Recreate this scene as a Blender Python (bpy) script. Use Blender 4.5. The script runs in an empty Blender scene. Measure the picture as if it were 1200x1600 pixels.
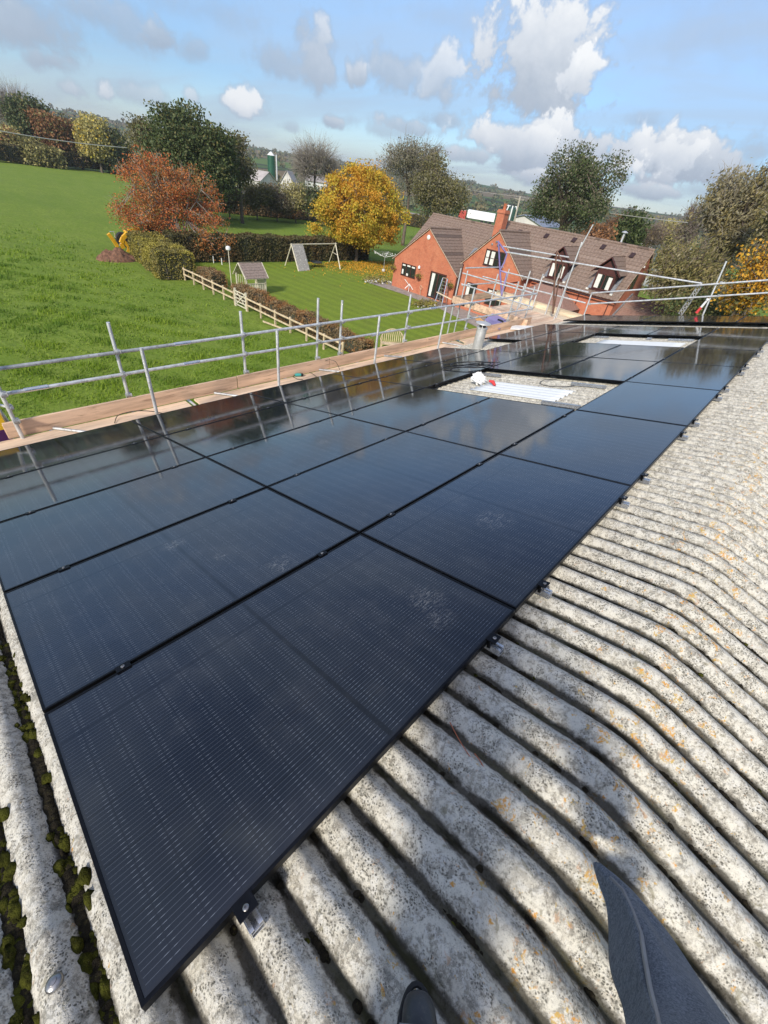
import bpy, bmesh, math, random
import numpy as np
from mathutils import Vector, Matrix
R = math.radians
S = bpy.context.scene
COL = S.collection
rng = np.random.default_rng(7)
random.seed(7)

# ---------------------------------------------------------------- camera
CAM_R = np.array([[0.6920342, -0.71078164, 0.12600842], [0.38453676, 0.51071671, 0.76896029], [-0.61091746, -0.48369195, 0.6267551]])
CAM_C = np.array([0.25085424, -0.27377714, 1.55722151])
FPX = 642.2946
cd = bpy.data.cameras.new('camera')
cam = bpy.data.objects.new('camera', cd); COL.objects.link(cam)
cd.sensor_fit = 'VERTICAL'; cd.sensor_height = 32.0; cd.lens = FPX / 1600 * 32.0
cd.clip_start = 0.05; cd.clip_end = 20000
mw = Matrix.Identity(4)
for i in range(3):
    for j in range(3):
        mw[i][j] = float(CAM_R[j][i])
    mw[i][3] = float(CAM_C[i])
cam.matrix_world = mw
S.camera = cam

# ---------------------------------------------------------------- light
SUN_EL, SUN_AZ = 32.0, -20.0          # azimuth measured from -X towards +Y
sdir = Vector((-math.cos(R(SUN_EL)) * math.cos(R(SUN_AZ)), math.cos(R(SUN_EL)) * math.sin(R(SUN_AZ)), math.sin(R(SUN_EL))))
ld = bpy.data.lights.new('sun', 'SUN'); ld.energy = 2.85; ld.angle = R(8.0); ld.color = (1.0, 0.93, 0.82)
lo = bpy.data.objects.new('sun', ld); COL.objects.link(lo)
lo.rotation_euler = sdir.to_track_quat('Z', 'Y').to_euler()
S.view_settings.view_transform = 'Standard'; S.view_settings.look = 'None'
S.view_settings.exposure = 0.70; S.view_settings.gamma = 1.0

# ---------------------------------------------------------------- pixel -> world helpers (photo pixels, 1200 x 1600)
GZ = -7.5
TH = R(14.4); CT, ST = math.cos(TH), math.sin(TH)
def ray(px, py):
    return CAM_R.T @ np.array([(px - 600) / FPX, (800 - py) / FPX, -1.0])
def atz(px, py, z):
    r = ray(px, py); return CAM_C + r * (z - CAM_C[2]) / r[2]
def aty(px, py, y):
    r = ray(px, py); return CAM_C + r * (y - CAM_C[1]) / r[1]
def atx(px, py, x):
    r = ray(px, py); return CAM_C + r * (x - CAM_C[0]) / r[0]
def atd(px, py, D):
    r = ray(px, py); return CAM_C + r * D / math.hypot(r[0], r[1])
def depth(p):
    return -float((CAM_R @ (np.array(p) - CAM_C))[2])
def rw(u, v, w=0.0):                 # roof frame (along ridge, down slope, normal) -> world
    return Vector((u, v * CT + w * ST, -v * ST + w * CT))

# ---------------------------------------------------------------- node helpers
class NT:
    def __init__(s, tree): s.t = tree; s.n = tree.nodes; s.l = tree.links
    def new(s, typ, **kw):
        n = s.n.new(typ)
        for k, v in kw.items():
            if hasattr(n, k): setattr(n, k, v)
        return n
    def put(s, sock, v):
        if isinstance(v, bpy.types.NodeSocket): s.l.new(v, sock)
        elif v is not None:
            try: sock.default_value = v
            except Exception: sock.default_value = (v[0], v[1], v[2], 1) if len(v) == 3 else v
    def math(s, op, a, b=None, c=None, clamp=False):
        n = s.new('ShaderNodeMath', operation=op, use_clamp=clamp)
        s.put(n.inputs[0], a); s.put(n.inputs[1], b) if b is not None else 0
        if c is not None: s.put(n.inputs[2], c)
        return n.outputs[0]
    def vmath(s, op, a, b=None, scale=None):
        n = s.new('ShaderNodeVectorMath', operation=op)
        s.put(n.inputs[0], a)
        if b is not None: s.put(n.inputs[1], b)
        if scale is not None: s.put(n.inputs['Scale'], scale)
        return n.outputs['Value'] if op in ('DOT_PRODUCT', 'LENGTH', 'DISTANCE') else n.outputs[0]
    def noise(s, vec, scale, detail=4, rough=0.55, dist=0.0, out='Fac'):
        n = s.new('ShaderNodeTexNoise'); s.put(n.inputs['Vector'], vec)
        n.inputs['Scale'].default_value = scale; n.inputs['Detail'].default_value = detail
        n.inputs['Roughness'].default_value = rough; n.inputs['Distortion'].default_value = dist
        return n.outputs[out]
    def voro(s, vec, scale, feature='F1', out='Distance', rand=1.0):
        n = s.new('ShaderNodeTexVoronoi', feature=feature); s.put(n.inputs['Vector'], vec)
        n.inputs['Scale'].default_value = scale; n.inputs['Randomness'].default_value = rand
        return n.outputs[out]
    def ramp(s, fac, stops, interp='LINEAR'):
        n = s.new('ShaderNodeValToRGB'); n.color_ramp.interpolation = interp
        el = n.color_ramp.elements
        while len(el) > 1: el.remove(el[0])
        for i, (p, c) in enumerate(stops):
            if not hasattr(c, '__len__'): c = (c, c, c)
            e = el[0] if i == 0 else el.new(p)
            e.position = p; e.color = (c[0], c[1], c[2], 1)
        s.put(n.inputs[0], fac); return n.outputs[0]
    def step(s, v, a, b):
        n = s.new('ShaderNodeMapRange', interpolation_type='SMOOTHSTEP')
        s.put(n.inputs[0], v); n.inputs[1].default_value = a; n.inputs[2].default_value = b
        n.inputs[3].default_value = 0; n.inputs[4].default_value = 1
        return n.outputs[0]
    def mix(s, f, a, b, mode='MIX'):
        n = s.new('ShaderNodeMix', data_type='RGBA', blend_type=mode)
        s.put(n.inputs[0], f)
        for sk, v in ((n.inputs[6], a), (n.inputs[7], b)):
            if isinstance(v, bpy.types.NodeSocket): s.l.new(v, sk)
            else: sk.default_value = (v[0], v[1], v[2], 1)
        return n.outputs[2]
    def mapping(s, vec, scale=(1, 1, 1), rot=(0, 0, 0), loc=(0, 0, 0)):
        n = s.new('ShaderNodeMapping'); s.put(n.inputs[0], vec)
        n.inputs['Scale'].default_value = scale; n.inputs['Rotation'].default_value = rot; n.inputs['Location'].default_value = loc
        return n.outputs[0]
    def coord(s, which='Object'): return s.new('ShaderNodeTexCoord').outputs[which]
    def bump(s, h, strength=0.5, dist=0.01, normal=None):
        n = s.new('ShaderNodeBump'); s.put(n.inputs['Height'], h)
        n.inputs['Strength'].default_value = strength; n.inputs['Distance'].default_value = dist
        if normal is not None: s.put(n.inputs['Normal'], normal)
        return n.outputs[0]

MATS = {}
def newmat(name):
    m = bpy.data.materials.new(name); m.use_nodes = True
    nt = NT(m.node_tree); b = nt.n['Principled BSDF']
    return m, nt, b
def simple(name, col, rough=0.6, metal=0.0, var=0.25, scale=6.0, bump=0.0, bscale=40.0, spec=None, stretch=(1, 1, 1), dirt=None):
    m, nt, b = newmat(name)
    v = nt.mapping(nt.coord(), scale=stretch)
    n1 = nt.noise(v, scale, 5, 0.6)
    c = nt.mix(nt.step(n1, 0.3, 0.7), [x * (1 - var) for x in col], [min(1, x * (1 + var)) for x in col])
    if dirt is not None:
        n2 = nt.noise(v, scale * 2.7, 6, 0.65)
        c = nt.mix(nt.step(n2, 0.55, 0.7), c, dirt)
    nt.put(b.inputs['Base Color'], c)
    b.inputs['Roughness'].default_value = rough; b.inputs['Metallic'].default_value = metal
    nt.put(b.inputs['Roughness'], nt.math('MULTIPLY_ADD', n1, 0.2, rough - 0.1))
    if spec is not None: b.inputs['Specular IOR Level'].default_value = spec
    if bump: nt.put(b.inputs['Normal'], nt.bump(nt.noise(v, bscale, 4, 0.6), bump, 0.01))
    MATS[name] = m; return m

# ---------------------------------------------------------------- sky
def build_world():
    w = bpy.data.worlds.new('World'); S.world = w; w.use_nodes = True
    nt = NT(w.node_tree)
    for n in list(nt.n): nt.n.remove(n)
    out = nt.new('ShaderNodeOutputWorld')
    sky = nt.new('ShaderNodeTexSky', sky_type='NISHITA'); sky.sun_disc = False
    sky.sun_elevation = R(SUN_EL); sky.sun_rotation = math.atan2(sdir.x, sdir.y)
    sky.altitude = 300; sky.air_density = 1.0; sky.dust_density = 0.25; sky.ozone_density = 2.2
    bg = nt.new('ShaderNodeBackground'); bg.inputs[1].default_value = 0.15
    d = nt.coord('Generated')
    sx = nt.new('ShaderNodeSeparateXYZ'); nt.put(sx.inputs[0], d)
    # overhead position of the cloud sheets (direction projected on a flat layer)
    zc = nt.math('MAXIMUM', sx.outputs[2], 0.02)
    cx = nt.new('ShaderNodeCombineXYZ')
    nt.put(cx.inputs[0], nt.math('DIVIDE', sx.outputs[0], nt.math('ADD', zc, 0.12)))
    nt.put(cx.inputs[1], nt.math('DIVIDE', sx.outputs[1], nt.math('ADD', zc, 0.12)))
    flat = cx.outputs[0]
    veil = nt.noise(nt.mapping(flat, scale=(0.9, 0.35, 1), rot=(0, 0, R(35))), 1.1, 5, 0.6, 0.5)
    veilm = nt.math('MULTIPLY', nt.step(veil, 0.34, 0.70), 0.62)
    high = nt.math('MULTIPLY', nt.math('MULTIPLY', nt.step(sx.outputs[2], 0.23, 0.31), nt.math('SUBTRACT', 1.0, nt.math('MULTIPLY', nt.step(sx.outputs[2], 0.34, 0.46), 0.95))), nt.math('MULTIPLY_ADD', veil, 0.5, 0.5))
    n_big = nt.noise(d, 11.0, 8, 0.62, 0.35)
    n_edge = nt.noise(d, 26.0, 6, 0.6, 0.2)
    nz = nt.math('SUBTRACT', nt.math('ADD', nt.math('MULTIPLY', n_big, 0.65), nt.math('MULTIPLY', n_edge, 0.50)), 0.575)
    # cumulus placed where the photograph shows them: (px, py, half width, half height, density)
    blobs = [(845, 118, 105, 92, 1.15, .5), (905, 120, 42, 46, 1.1, .75), (900, 232, 215, 40, 1.15, .60), (1060, 252, 150, 44, 1.2, .45), (800, 220, 100, 30, 1.0, .7), (880, 262, 190, 34, 1.1, .4),
             (690, 128, 34, 46, .85, .6), (615, 112, 62, 34, .75, .45), (495, 95, 34, 62, .85, .45), (430, 100, 55, 34, .65, .3),
             (375, 158, 44, 26, 1.0, .95), (305, 82, 52, 26, .6, .25), (200, 40, 60, 44, .6, .3), (45, 45, 140, 80, .8, .35), (150, 25, 120, 36, .6, .35), (330, 20, 160, 34, .45, .4), (700, 30, 220, 36, .35, .6), (1100, 60, 200, 60, .35, .7),
             (108, 138, 40, 20, .75, .8), (163, 143, 18, 26, .85, .95), (225, 152, 60, 20, .6, .6), (300, 150, 18, 16, .7, .9),
             (600, 205, 75, 18, .6, .4), (1005, 192, 50, 16, .5, .2), (940, 262, 90, 22, 1.0, .8), (1180, 240, 60, 40, .7, .4),
             (515, 192, 24, 12, .9, .4), (560, 118, 26, 22, .9, .5), (470, 42, 30, 30, .8, .6), (250, 60, 40, 26, .8, .3), (70, 95, 60, 26, .8, .35), (20, 150, 60, 26, .7, .6), (640, 200, 60, 14, .8, .4), (740, 245, 60, 16, .9, .5), (690, 190, 50, 14, .7, .3), (860, 282, 80, 16, .9, .6), (1010, 300, 70, 16, .9, .5), (560, 260, 60, 12, .5, .4), (455, 200, 22, 9, .6, .4), (1120, 300, 110, 26, .6, .3)]
    mask = None; bright = None
    for (px, py, rx, ry, den, br) in blobs:
        c = ray(px, py); c /= np.linalg.norm(c)
        up = np.array([0, 0, 1.0]) - c * c[2]; up /= np.linalg.norm(up)
        rt = np.cross(c, up)
        # px -> angle at that place
        e = ray(px + 10, py); e /= np.linalg.norm(e); k = np.linalg.norm(e - c) / 10
        a = nt.math('MULTIPLY_ADD', nt.vmath('DOT_PRODUCT', d, tuple(rt)), 1 / (rx * k), 0.0)
        b0 = nt.math('MULTIPLY_ADD', nt.vmath('DOT_PRODUCT', d, tuple(up)), 1 / (ry * k), 0.0)
        # flatter underside
        b = nt.math('MAXIMUM', b0, nt.math('MULTIPLY', b0, -1.35))
        r2 = nt.math('SQRT', nt.math('MULTIPLY_ADD', a, a, nt.math('MULTIPLY', b, b)))
        back = nt.math('GREATER_THAN', nt.vmath('DOT_PRODUCT', d, tuple(c)), 0.3)
        v = nt.math('MULTIPLY', nt.math('ADD', nt.math('SUBTRACT', 1.12, r2), nt.math('MULTIPLY', nz, 3.7)), den)
        v = nt.math('MULTIPLY', v, back)
        # lit top, grey underside
        sh = nt.math('ADD', nt.math('MULTIPLY', b0, 0.42), br)
        m_ = nt.step(v, 0.06, 0.58)
        mm = nt.math('MULTIPLY', m_, min(1, den))
        if mask is None: mask, bright = mm, nt.math('MULTIPLY', sh, mm)
        else:
            mask = nt.math('MAXIMUM', mask, mm); bright = nt.math('MAXIMUM', bright, nt.math('MULTIPLY', sh, mm))
    # scattered cumulus elsewhere in the sky, away from the view
    cn = nt.noise(flat, 1.6, 7, 0.6, 0.3)
    view = ray(600, 150); view /= np.linalg.norm(view)
    away = nt.step(nt.vmath('DOT_PRODUCT', d, tuple(view)), 0.78, 0.55)
    other = nt.math('MULTIPLY', nt.step(cn, 0.52, 0.68), away)
    mask = nt.math('MAXIMUM', mask, other)
    bright = nt.math('MAXIMUM', bright, nt.math('MULTIPLY', other, nt.math('MULTIPLY_ADD', n_big, 0.8, 0.15)))
    tex = nt.math('MULTIPLY_ADD', nz, 0.9, bright, )
    ccol = nt.ramp(tex, [(0.0, (0.34, 0.40, 0.50)), (0.35, (0.46, 0.53, 0.63)), (0.7, (0.70, 0.75, 0.82)), (1.0, (0.93, 0.95, 0.97))])
    cb = nt.new('ShaderNodeBackground'); nt.put(cb.inputs[0], ccol); cb.inputs[1].default_value = 0.66
    vb = nt.new('ShaderNodeBackground'); vb.inputs[0].default_value = (0.62, 0.75, 0.93, 1); vb.inputs[1].default_value = 0.5
    grad = nt.ramp(sx.outputs[2], [(0.0, (0.46, 0.50, 0.58)), (0.10, (0.38, 0.46, 0.56)), (0.22, (0.62, 0.64, 0.68)), (0.34, (0.72, 0.70, 0.74)), (0.46, (0.58, 0.54, 0.58)), (0.62, (0.42, 0.38, 0.42)), (0.72, (0.6, 0.5, 0.5)), (0.88, (4.2, 2.6, 1.9))])  # zenith tint lifted out of view as added fill light
    nt.put(bg.inputs[0], nt.mix(1.0, sky.outputs[0], grad, 'MULTIPLY'))
    m1 = nt.new('ShaderNodeMixShader'); nt.put(m1.inputs[0], veilm); nt.l.new(bg.outputs[0], m1.inputs[1]); nt.l.new(vb.outputs[0], m1.inputs[2])
    hb = nt.new('ShaderNodeBackground'); hb.inputs[0].default_value = (0.90, 0.95, 1.0, 1); hb.inputs[1].default_value = 1.15
    mh = nt.new('ShaderNodeMixShader'); mh.inputs[0].default_value = 0.0; _ = (high); nt.l.new(m1.outputs[0], mh.inputs[1]); nt.l.new(hb.outputs[0], mh.inputs[2]); m1 = mh
    m2 = nt.new('ShaderNodeMixShader'); nt.put(m2.inputs[0], mask); nt.l.new(m1.outputs[0], m2.inputs[1]); nt.l.new(cb.outputs[0], m2.inputs[2])
    nt.l.new(m2.outputs[0], out.inputs[0])
build_world()

# ---------------------------------------------------------------- object helpers
def tag(o, label=None, cat=None, group=None, kind=None):
    if label: o['label'] = label
    if cat: o['category'] = cat
    if group: o['group'] = group
    if kind: o['kind'] = kind
    return o
def empty(name, loc=(0, 0, 0), label=None, cat=None, group=None, rot=None):
    o = bpy.data.objects.new(name, None); COL.objects.link(o)
    o.empty_display_size = 0.2; o.location = loc
    if rot: o.rotation_euler = rot
    return tag(o, label, cat, group)
def from_pydata(name, verts, faces, mat, parent=None, smooth=False, uv=True):
    me = bpy.data.meshes.new(name)
    me.from_pydata([tuple(v) for v in verts], [], faces); me.update()
    if uv and len(me.polygons):
        ul = me.uv_layers.new(name='UVMap')
        nv = np.empty(len(me.vertices) * 3); me.vertices.foreach_get('co', nv); nv = nv.reshape(-1, 3)
        li = np.empty(len(me.loops), dtype=np.int64); me.loops.foreach_get('vertex_index', li)
        tot = np.empty(len(me.polygons), dtype=np.int64); me.polygons.foreach_get('loop_total', tot)
        nr = np.empty(len(me.polygons) * 3); me.polygons.foreach_get('normal', nr); nr = np.abs(nr.reshape(-1, 3))
        ax = np.repeat(np.argmax(nr * np.array([1, 1.001, 1.002]), 1), tot); co = nv[li]
        u = np.where(ax == 0, co[:, 1], co[:, 0]); v = np.where(ax == 2, co[:, 1], co[:, 2])
        ul.data.foreach_set('uv', np.stack([u, v], 1).ravel())
    if mat is not None: me.materials.append(mat)
    if smooth: me.polygons.foreach_set('use_smooth', [True] * len(me.polygons))
    o = bpy.data.objects.new(name, me); COL.objects.link(o)
    if parent: o.parent = parent
    return o
class MB:
    def __init__(s): s.v = []; s.f = []
    def add(s, vs, fs):
        n = len(s.v); s.v += [tuple(v) for v in vs]; s.f += [tuple(i + n for i in f) for f in fs]; return s
    def box(s, x0, y0, z0, x1, y1, z1, M=None):
        vs = [(x, y, z) for z in (z0, z1) for y in (y0, y1) for x in (x0, x1)]
        if M is not None: vs = [M(*v) if callable(M) else M @ Vector(v) for v in vs]
        return s.add(vs, [(0, 2, 3, 1), (4, 5, 7, 6), (0, 1, 5, 4), (2, 6, 7, 3), (0, 4, 6, 2), (1, 3, 7, 5)])
    def bar(s, p0, p1, w, h, up=(0, 0, 1)):
        p0, p1 = Vector(p0), Vector(p1); d = (p1 - p0).normalized(); r = d.cross(Vector(up))
        if r.length < 1e-4: r = d.cross(Vector((1, 0, 0)))
        r.normalize(); u = r.cross(d)
        vs = [p + r * (a * w / 2) + u * (b * h / 2) for p in (p0, p1) for a, b in ((-1, -1), (1, -1), (1, 1), (-1, 1))]
        return s.add(vs, [(3, 2, 1, 0), (4, 5, 6, 7), (0, 1, 5, 4), (1, 2, 6, 5), (2, 3, 7, 6), (3, 0, 4, 7)])
    def tube(s, pts, r, n=10, cap=True, closed=False):
        pts = [Vector(p) for p in pts]; m = len(pts)
        rs = r if hasattr(r, '__len__') else [r] * m
        base = len(s.v); prev = None
        for i, p in enumerate(pts):
            if closed: d = pts[(i + 1) % m] - pts[i - 1]
            else: d = (pts[min(i + 1, m - 1)] - pts[max(i - 1, 0)])
            d.normalize()
            if prev is None:
                a = d.cross(Vector((0, 0, 1)))
                if a.length < 1e-3: a = d.cross(Vector((1, 0, 0)))
            else: a = prev - d * prev.dot(d)
            a.normalize(); prev = a; b = d.cross(a)
            for k in range(n):
                t = 2 * math.pi * k / n
                s.v.append(tuple(p + (a * math.cos(t) + b * math.sin(t)) * rs[i]))
        for i in range(m if closed else m - 1):
            for k in range(n):
                A = base + i * n; B = base + ((i + 1) % m) * n
                s.f.append((A + k, A + (k + 1) % n, B + (k + 1) % n, B + k))
        if cap and not closed:
            s.f.append(tuple(base + k for k in range(n))[::-1]); s.f.append(tuple(base + (m - 1) * n + k for k in range(n)))
        return s
    def lathe(s, prof, c=(0, 0, 0), n=20, M=None):
        base = len(s.v)
        for (r, z) in prof:
            for k in range(n):
                t = 2 * math.pi * k / n; v = Vector((r * math.cos(t), r * math.sin(t), z))
                v = (M @ v) if M is not None else v
                s.v.append(tuple(v + Vector(c)))
        for i in range(len(prof) - 1):
            for k in range(n):
                s.f.append((base + i * n + k, base + i * n + (k + 1) % n, base + (i + 1) * n + (k + 1) % n, base + (i + 1) * n + k))
        s.f.append(tuple(base + k for k in range(n))[::-1]); s.f.append(tuple(base + (len(prof) - 1) * n + k for k in range(n)))
        return s
    def prism(s, poly, axis, a, b):      # polygon (2-D) extruded along axis 'x','y','z' between a and b
        n = len(poly)
        def mk(p, t): return {'x': (t, p[0], p[1]), 'y': (p[0], t, p[1]), 'z': (p[0], p[1], t)}[axis]
        return s.add([mk(p, a) for p in poly] + [mk(p, b) for p in poly], [tuple(range(n))[::-1], tuple(range(n, 2 * n))] + [(i, (i + 1) % n, n + (i + 1) % n, n + i) for i in range(n)])
    def build(s, name, mat, parent=None, smooth=False, fix=True, bevel=0.0, label=None):
        o = from_pydata(name, s.v, s.f, mat, parent, smooth=False)
        if fix:
            bm = bmesh.new(); bm.from_mesh(o.data); bmesh.ops.recalc_face_normals(bm, faces=bm.faces)
            if bevel: bmesh.ops.bevel(bm, geom=[e for e in bm.edges if e.is_manifold and e.calc_face_angle(0) > 0.6], offset=bevel, segments=2, affect='EDGES', profile=0.6)
            bm.to_mesh(o.data); bm.free()
        if smooth:
            for p in o.data.polygons: p.use_smooth = True
            try: o.data.set_sharp_from_angle(angle=R(45))
            except Exception: pass
        if label: o['label'] = label
        return o
def copy_tree(o, parent=None):
    c = o.copy(); COL.objects.link(c); c.parent = parent
    for ch in [x for x in bpy.data.objects if x.parent == o]: copy_tree(ch, c)
    return c

# ---------------------------------------------------------------- materials
def mat_asbestos():
    m, nt, b = newmat('fibre_cement')
    co = nt.coord()
    at = nt.new('ShaderNodeAttribute'); at.attribute_name = 'valley'; val = at.outputs['Fac']
    n1 = nt.noise(co, 2.2, 6, 0.65); n2 = nt.noise(co, 14, 6, 0.7); n3 = nt.noise(co, 70, 5, 0.7); n4 = nt.noise(co, 190, 3, 0.6)
    base = nt.mix(nt.step(n2, 0.35, 0.65), (0.25, 0.23, 0.19), (0.45, 0.42, 0.35))
    base = nt.mix(nt.step(n3, 0.42, 0.62), base, (0.58, 0.545, 0.455))
    # white crusty lichen
    base = nt.mix(nt.math('MULTIPLY', nt.step(nt.noise(co, 34, 6, 0.75), 0.50, 0.58), 0.8), base, (0.60, 0.58, 0.52))
    # grey and black specks
    v1 = nt.voro(nt.vmath('ADD', co, nt.vmath('SCALE', nt.noise(co, 60, 2, 0.5, out='Color'), scale=0.012)), 120)
    sp = nt.math('MULTIPLY', nt.step(v1, 0.42, 0.26), nt.step(nt.noise(co, 9, 5, 0.7), 0.44, 0.58))
    base = nt.mix(nt.math('MULTIPLY', sp, 0.85), base, (0.10, 0.095, 0.080))
    dk = nt.math('MULTIPLY', nt.step(nt.noise(co, 52, 6, 0.72), 0.60, 0.66), 0.75)
    base = nt.mix(dk, base, (0.13, 0.125, 0.10))
    sp2 = nt.math('MULTIPLY', nt.step(nt.voro(co, 260), 0.25, 0.15), nt.step(n4, 0.36, 0.52))
    base = nt.mix(nt.math('MULTIPLY', sp2, 0.85), base, (0.06, 0.06, 0.05))
    bl1 = nt.math('MULTIPLY', nt.step(nt.noise(co, 21, 6, 0.76, 0.4), 0.55, 0.61), 0.6)
    base = nt.mix(bl1, base, (0.19, 0.185, 0.16))
    bl2 = nt.math('MULTIPLY', nt.step(nt.noise(nt.mapping(co, loc=(7, 2, 5)), 19, 6, 0.74, 0.3), 0.50, 0.57), 0.8)
    base = nt.mix(bl2, base, (0.64, 0.61, 0.52))
    # larger olive-brown lichen rosettes
    ol = nt.math('MULTIPLY', nt.step(nt.noise(co, 20, 5, 0.6, 0.6), 0.62, 0.69), 0.6)
    base = nt.mix(ol, base, (0.20, 0.18, 0.11))
    base = nt.mix(nt.math('MULTIPLY', sp, 0.55), base, (0.12, 0.115, 0.09)); base = nt.mix(nt.math('MULTIPLY', sp2, 0.6), base, (0.07, 0.07, 0.055))
    sp3 = nt.math('MULTIPLY', nt.step(nt.voro(nt.mapping(co, loc=(2, 5, 1)), 62), 0.24, 0.16), nt.step(nt.noise(co, 6, 4, .7), .48, .6))
    base = nt.mix(nt.math('MULTIPLY', sp3, 0.75), base, (0.09, 0.085, 0.065))
    # yellow / orange lichen, mostly around the ridge
    sx = nt.new('ShaderNodeSeparateXYZ'); nt.put(sx.inputs[0], co)
    ridge = nt.math('SUBTRACT', 1.0, nt.math('MULTIPLY', nt.math('ABSOLUTE', nt.math('ADD', sx.outputs[1], 0.66)), 1.6), clamp=True)
    ridge = nt.math('MAXIMUM', ridge, 0.12)
    yl = nt.noise(co, 17, 5, 0.66, 0.5)
    ylm = nt.math('MULTIPLY', nt.step(nt.math('MULTIPLY_ADD', ridge, 0.135, yl), 0.685, 0.71), nt.step(nt.noise(co, 90, 4, 0.7), 0.42, 0.58))
    ycol = nt.mix(nt.step(nt.noise(co, 30, 3, 0.6), 0.35, 0.65), (0.46, 0.33, 0.09), (0.56, 0.25, 0.025))
    base = nt.mix(nt.math('MULTIPLY', ylm, 0.9), base, ycol)
    pk = nt.math('MULTIPLY', nt.step(nt.math('MULTIPLY_ADD', ridge, 0.05, nt.noise(nt.mapping(co, loc=(3, 9, 1)), 24, 5, 0.66, 0.4)), 0.66, 0.70), 0.6)
    base = nt.mix(pk, base, (0.46, 0.28, 0.16))
    # trough grime, darkened further to paint in the groove shade
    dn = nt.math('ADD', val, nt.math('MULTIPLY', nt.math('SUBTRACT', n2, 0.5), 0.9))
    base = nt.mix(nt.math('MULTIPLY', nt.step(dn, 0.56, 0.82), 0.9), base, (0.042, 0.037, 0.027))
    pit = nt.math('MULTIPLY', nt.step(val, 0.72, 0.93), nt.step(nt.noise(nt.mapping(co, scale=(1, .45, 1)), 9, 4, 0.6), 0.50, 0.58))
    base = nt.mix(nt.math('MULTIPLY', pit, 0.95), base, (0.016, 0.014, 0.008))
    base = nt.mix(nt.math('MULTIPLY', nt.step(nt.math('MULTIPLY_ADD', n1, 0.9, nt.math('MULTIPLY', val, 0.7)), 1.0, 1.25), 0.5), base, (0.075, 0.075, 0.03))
    nt.put(b.inputs['Base Color'], base)
    b.inputs['Roughness'].default_value = 0.92; b.inputs['Specular IOR Level'].default_value = 0.25
    h = nt.math('ADD', nt.math('MULTIPLY', n3, 0.6), nt.math('ADD', nt.math('MULTIPLY', n2, 0.8), nt.math('MULTIPLY', n4, 0.3)))
    h = nt.math('SUBTRACT', h, nt.math('MULTIPLY', sp, 0.35))
    nt.put(b.inputs['Normal'], nt.bump(h, 0.5, 0.010))
    MATS['roof'] = m; return m
mat_asbestos()

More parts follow.
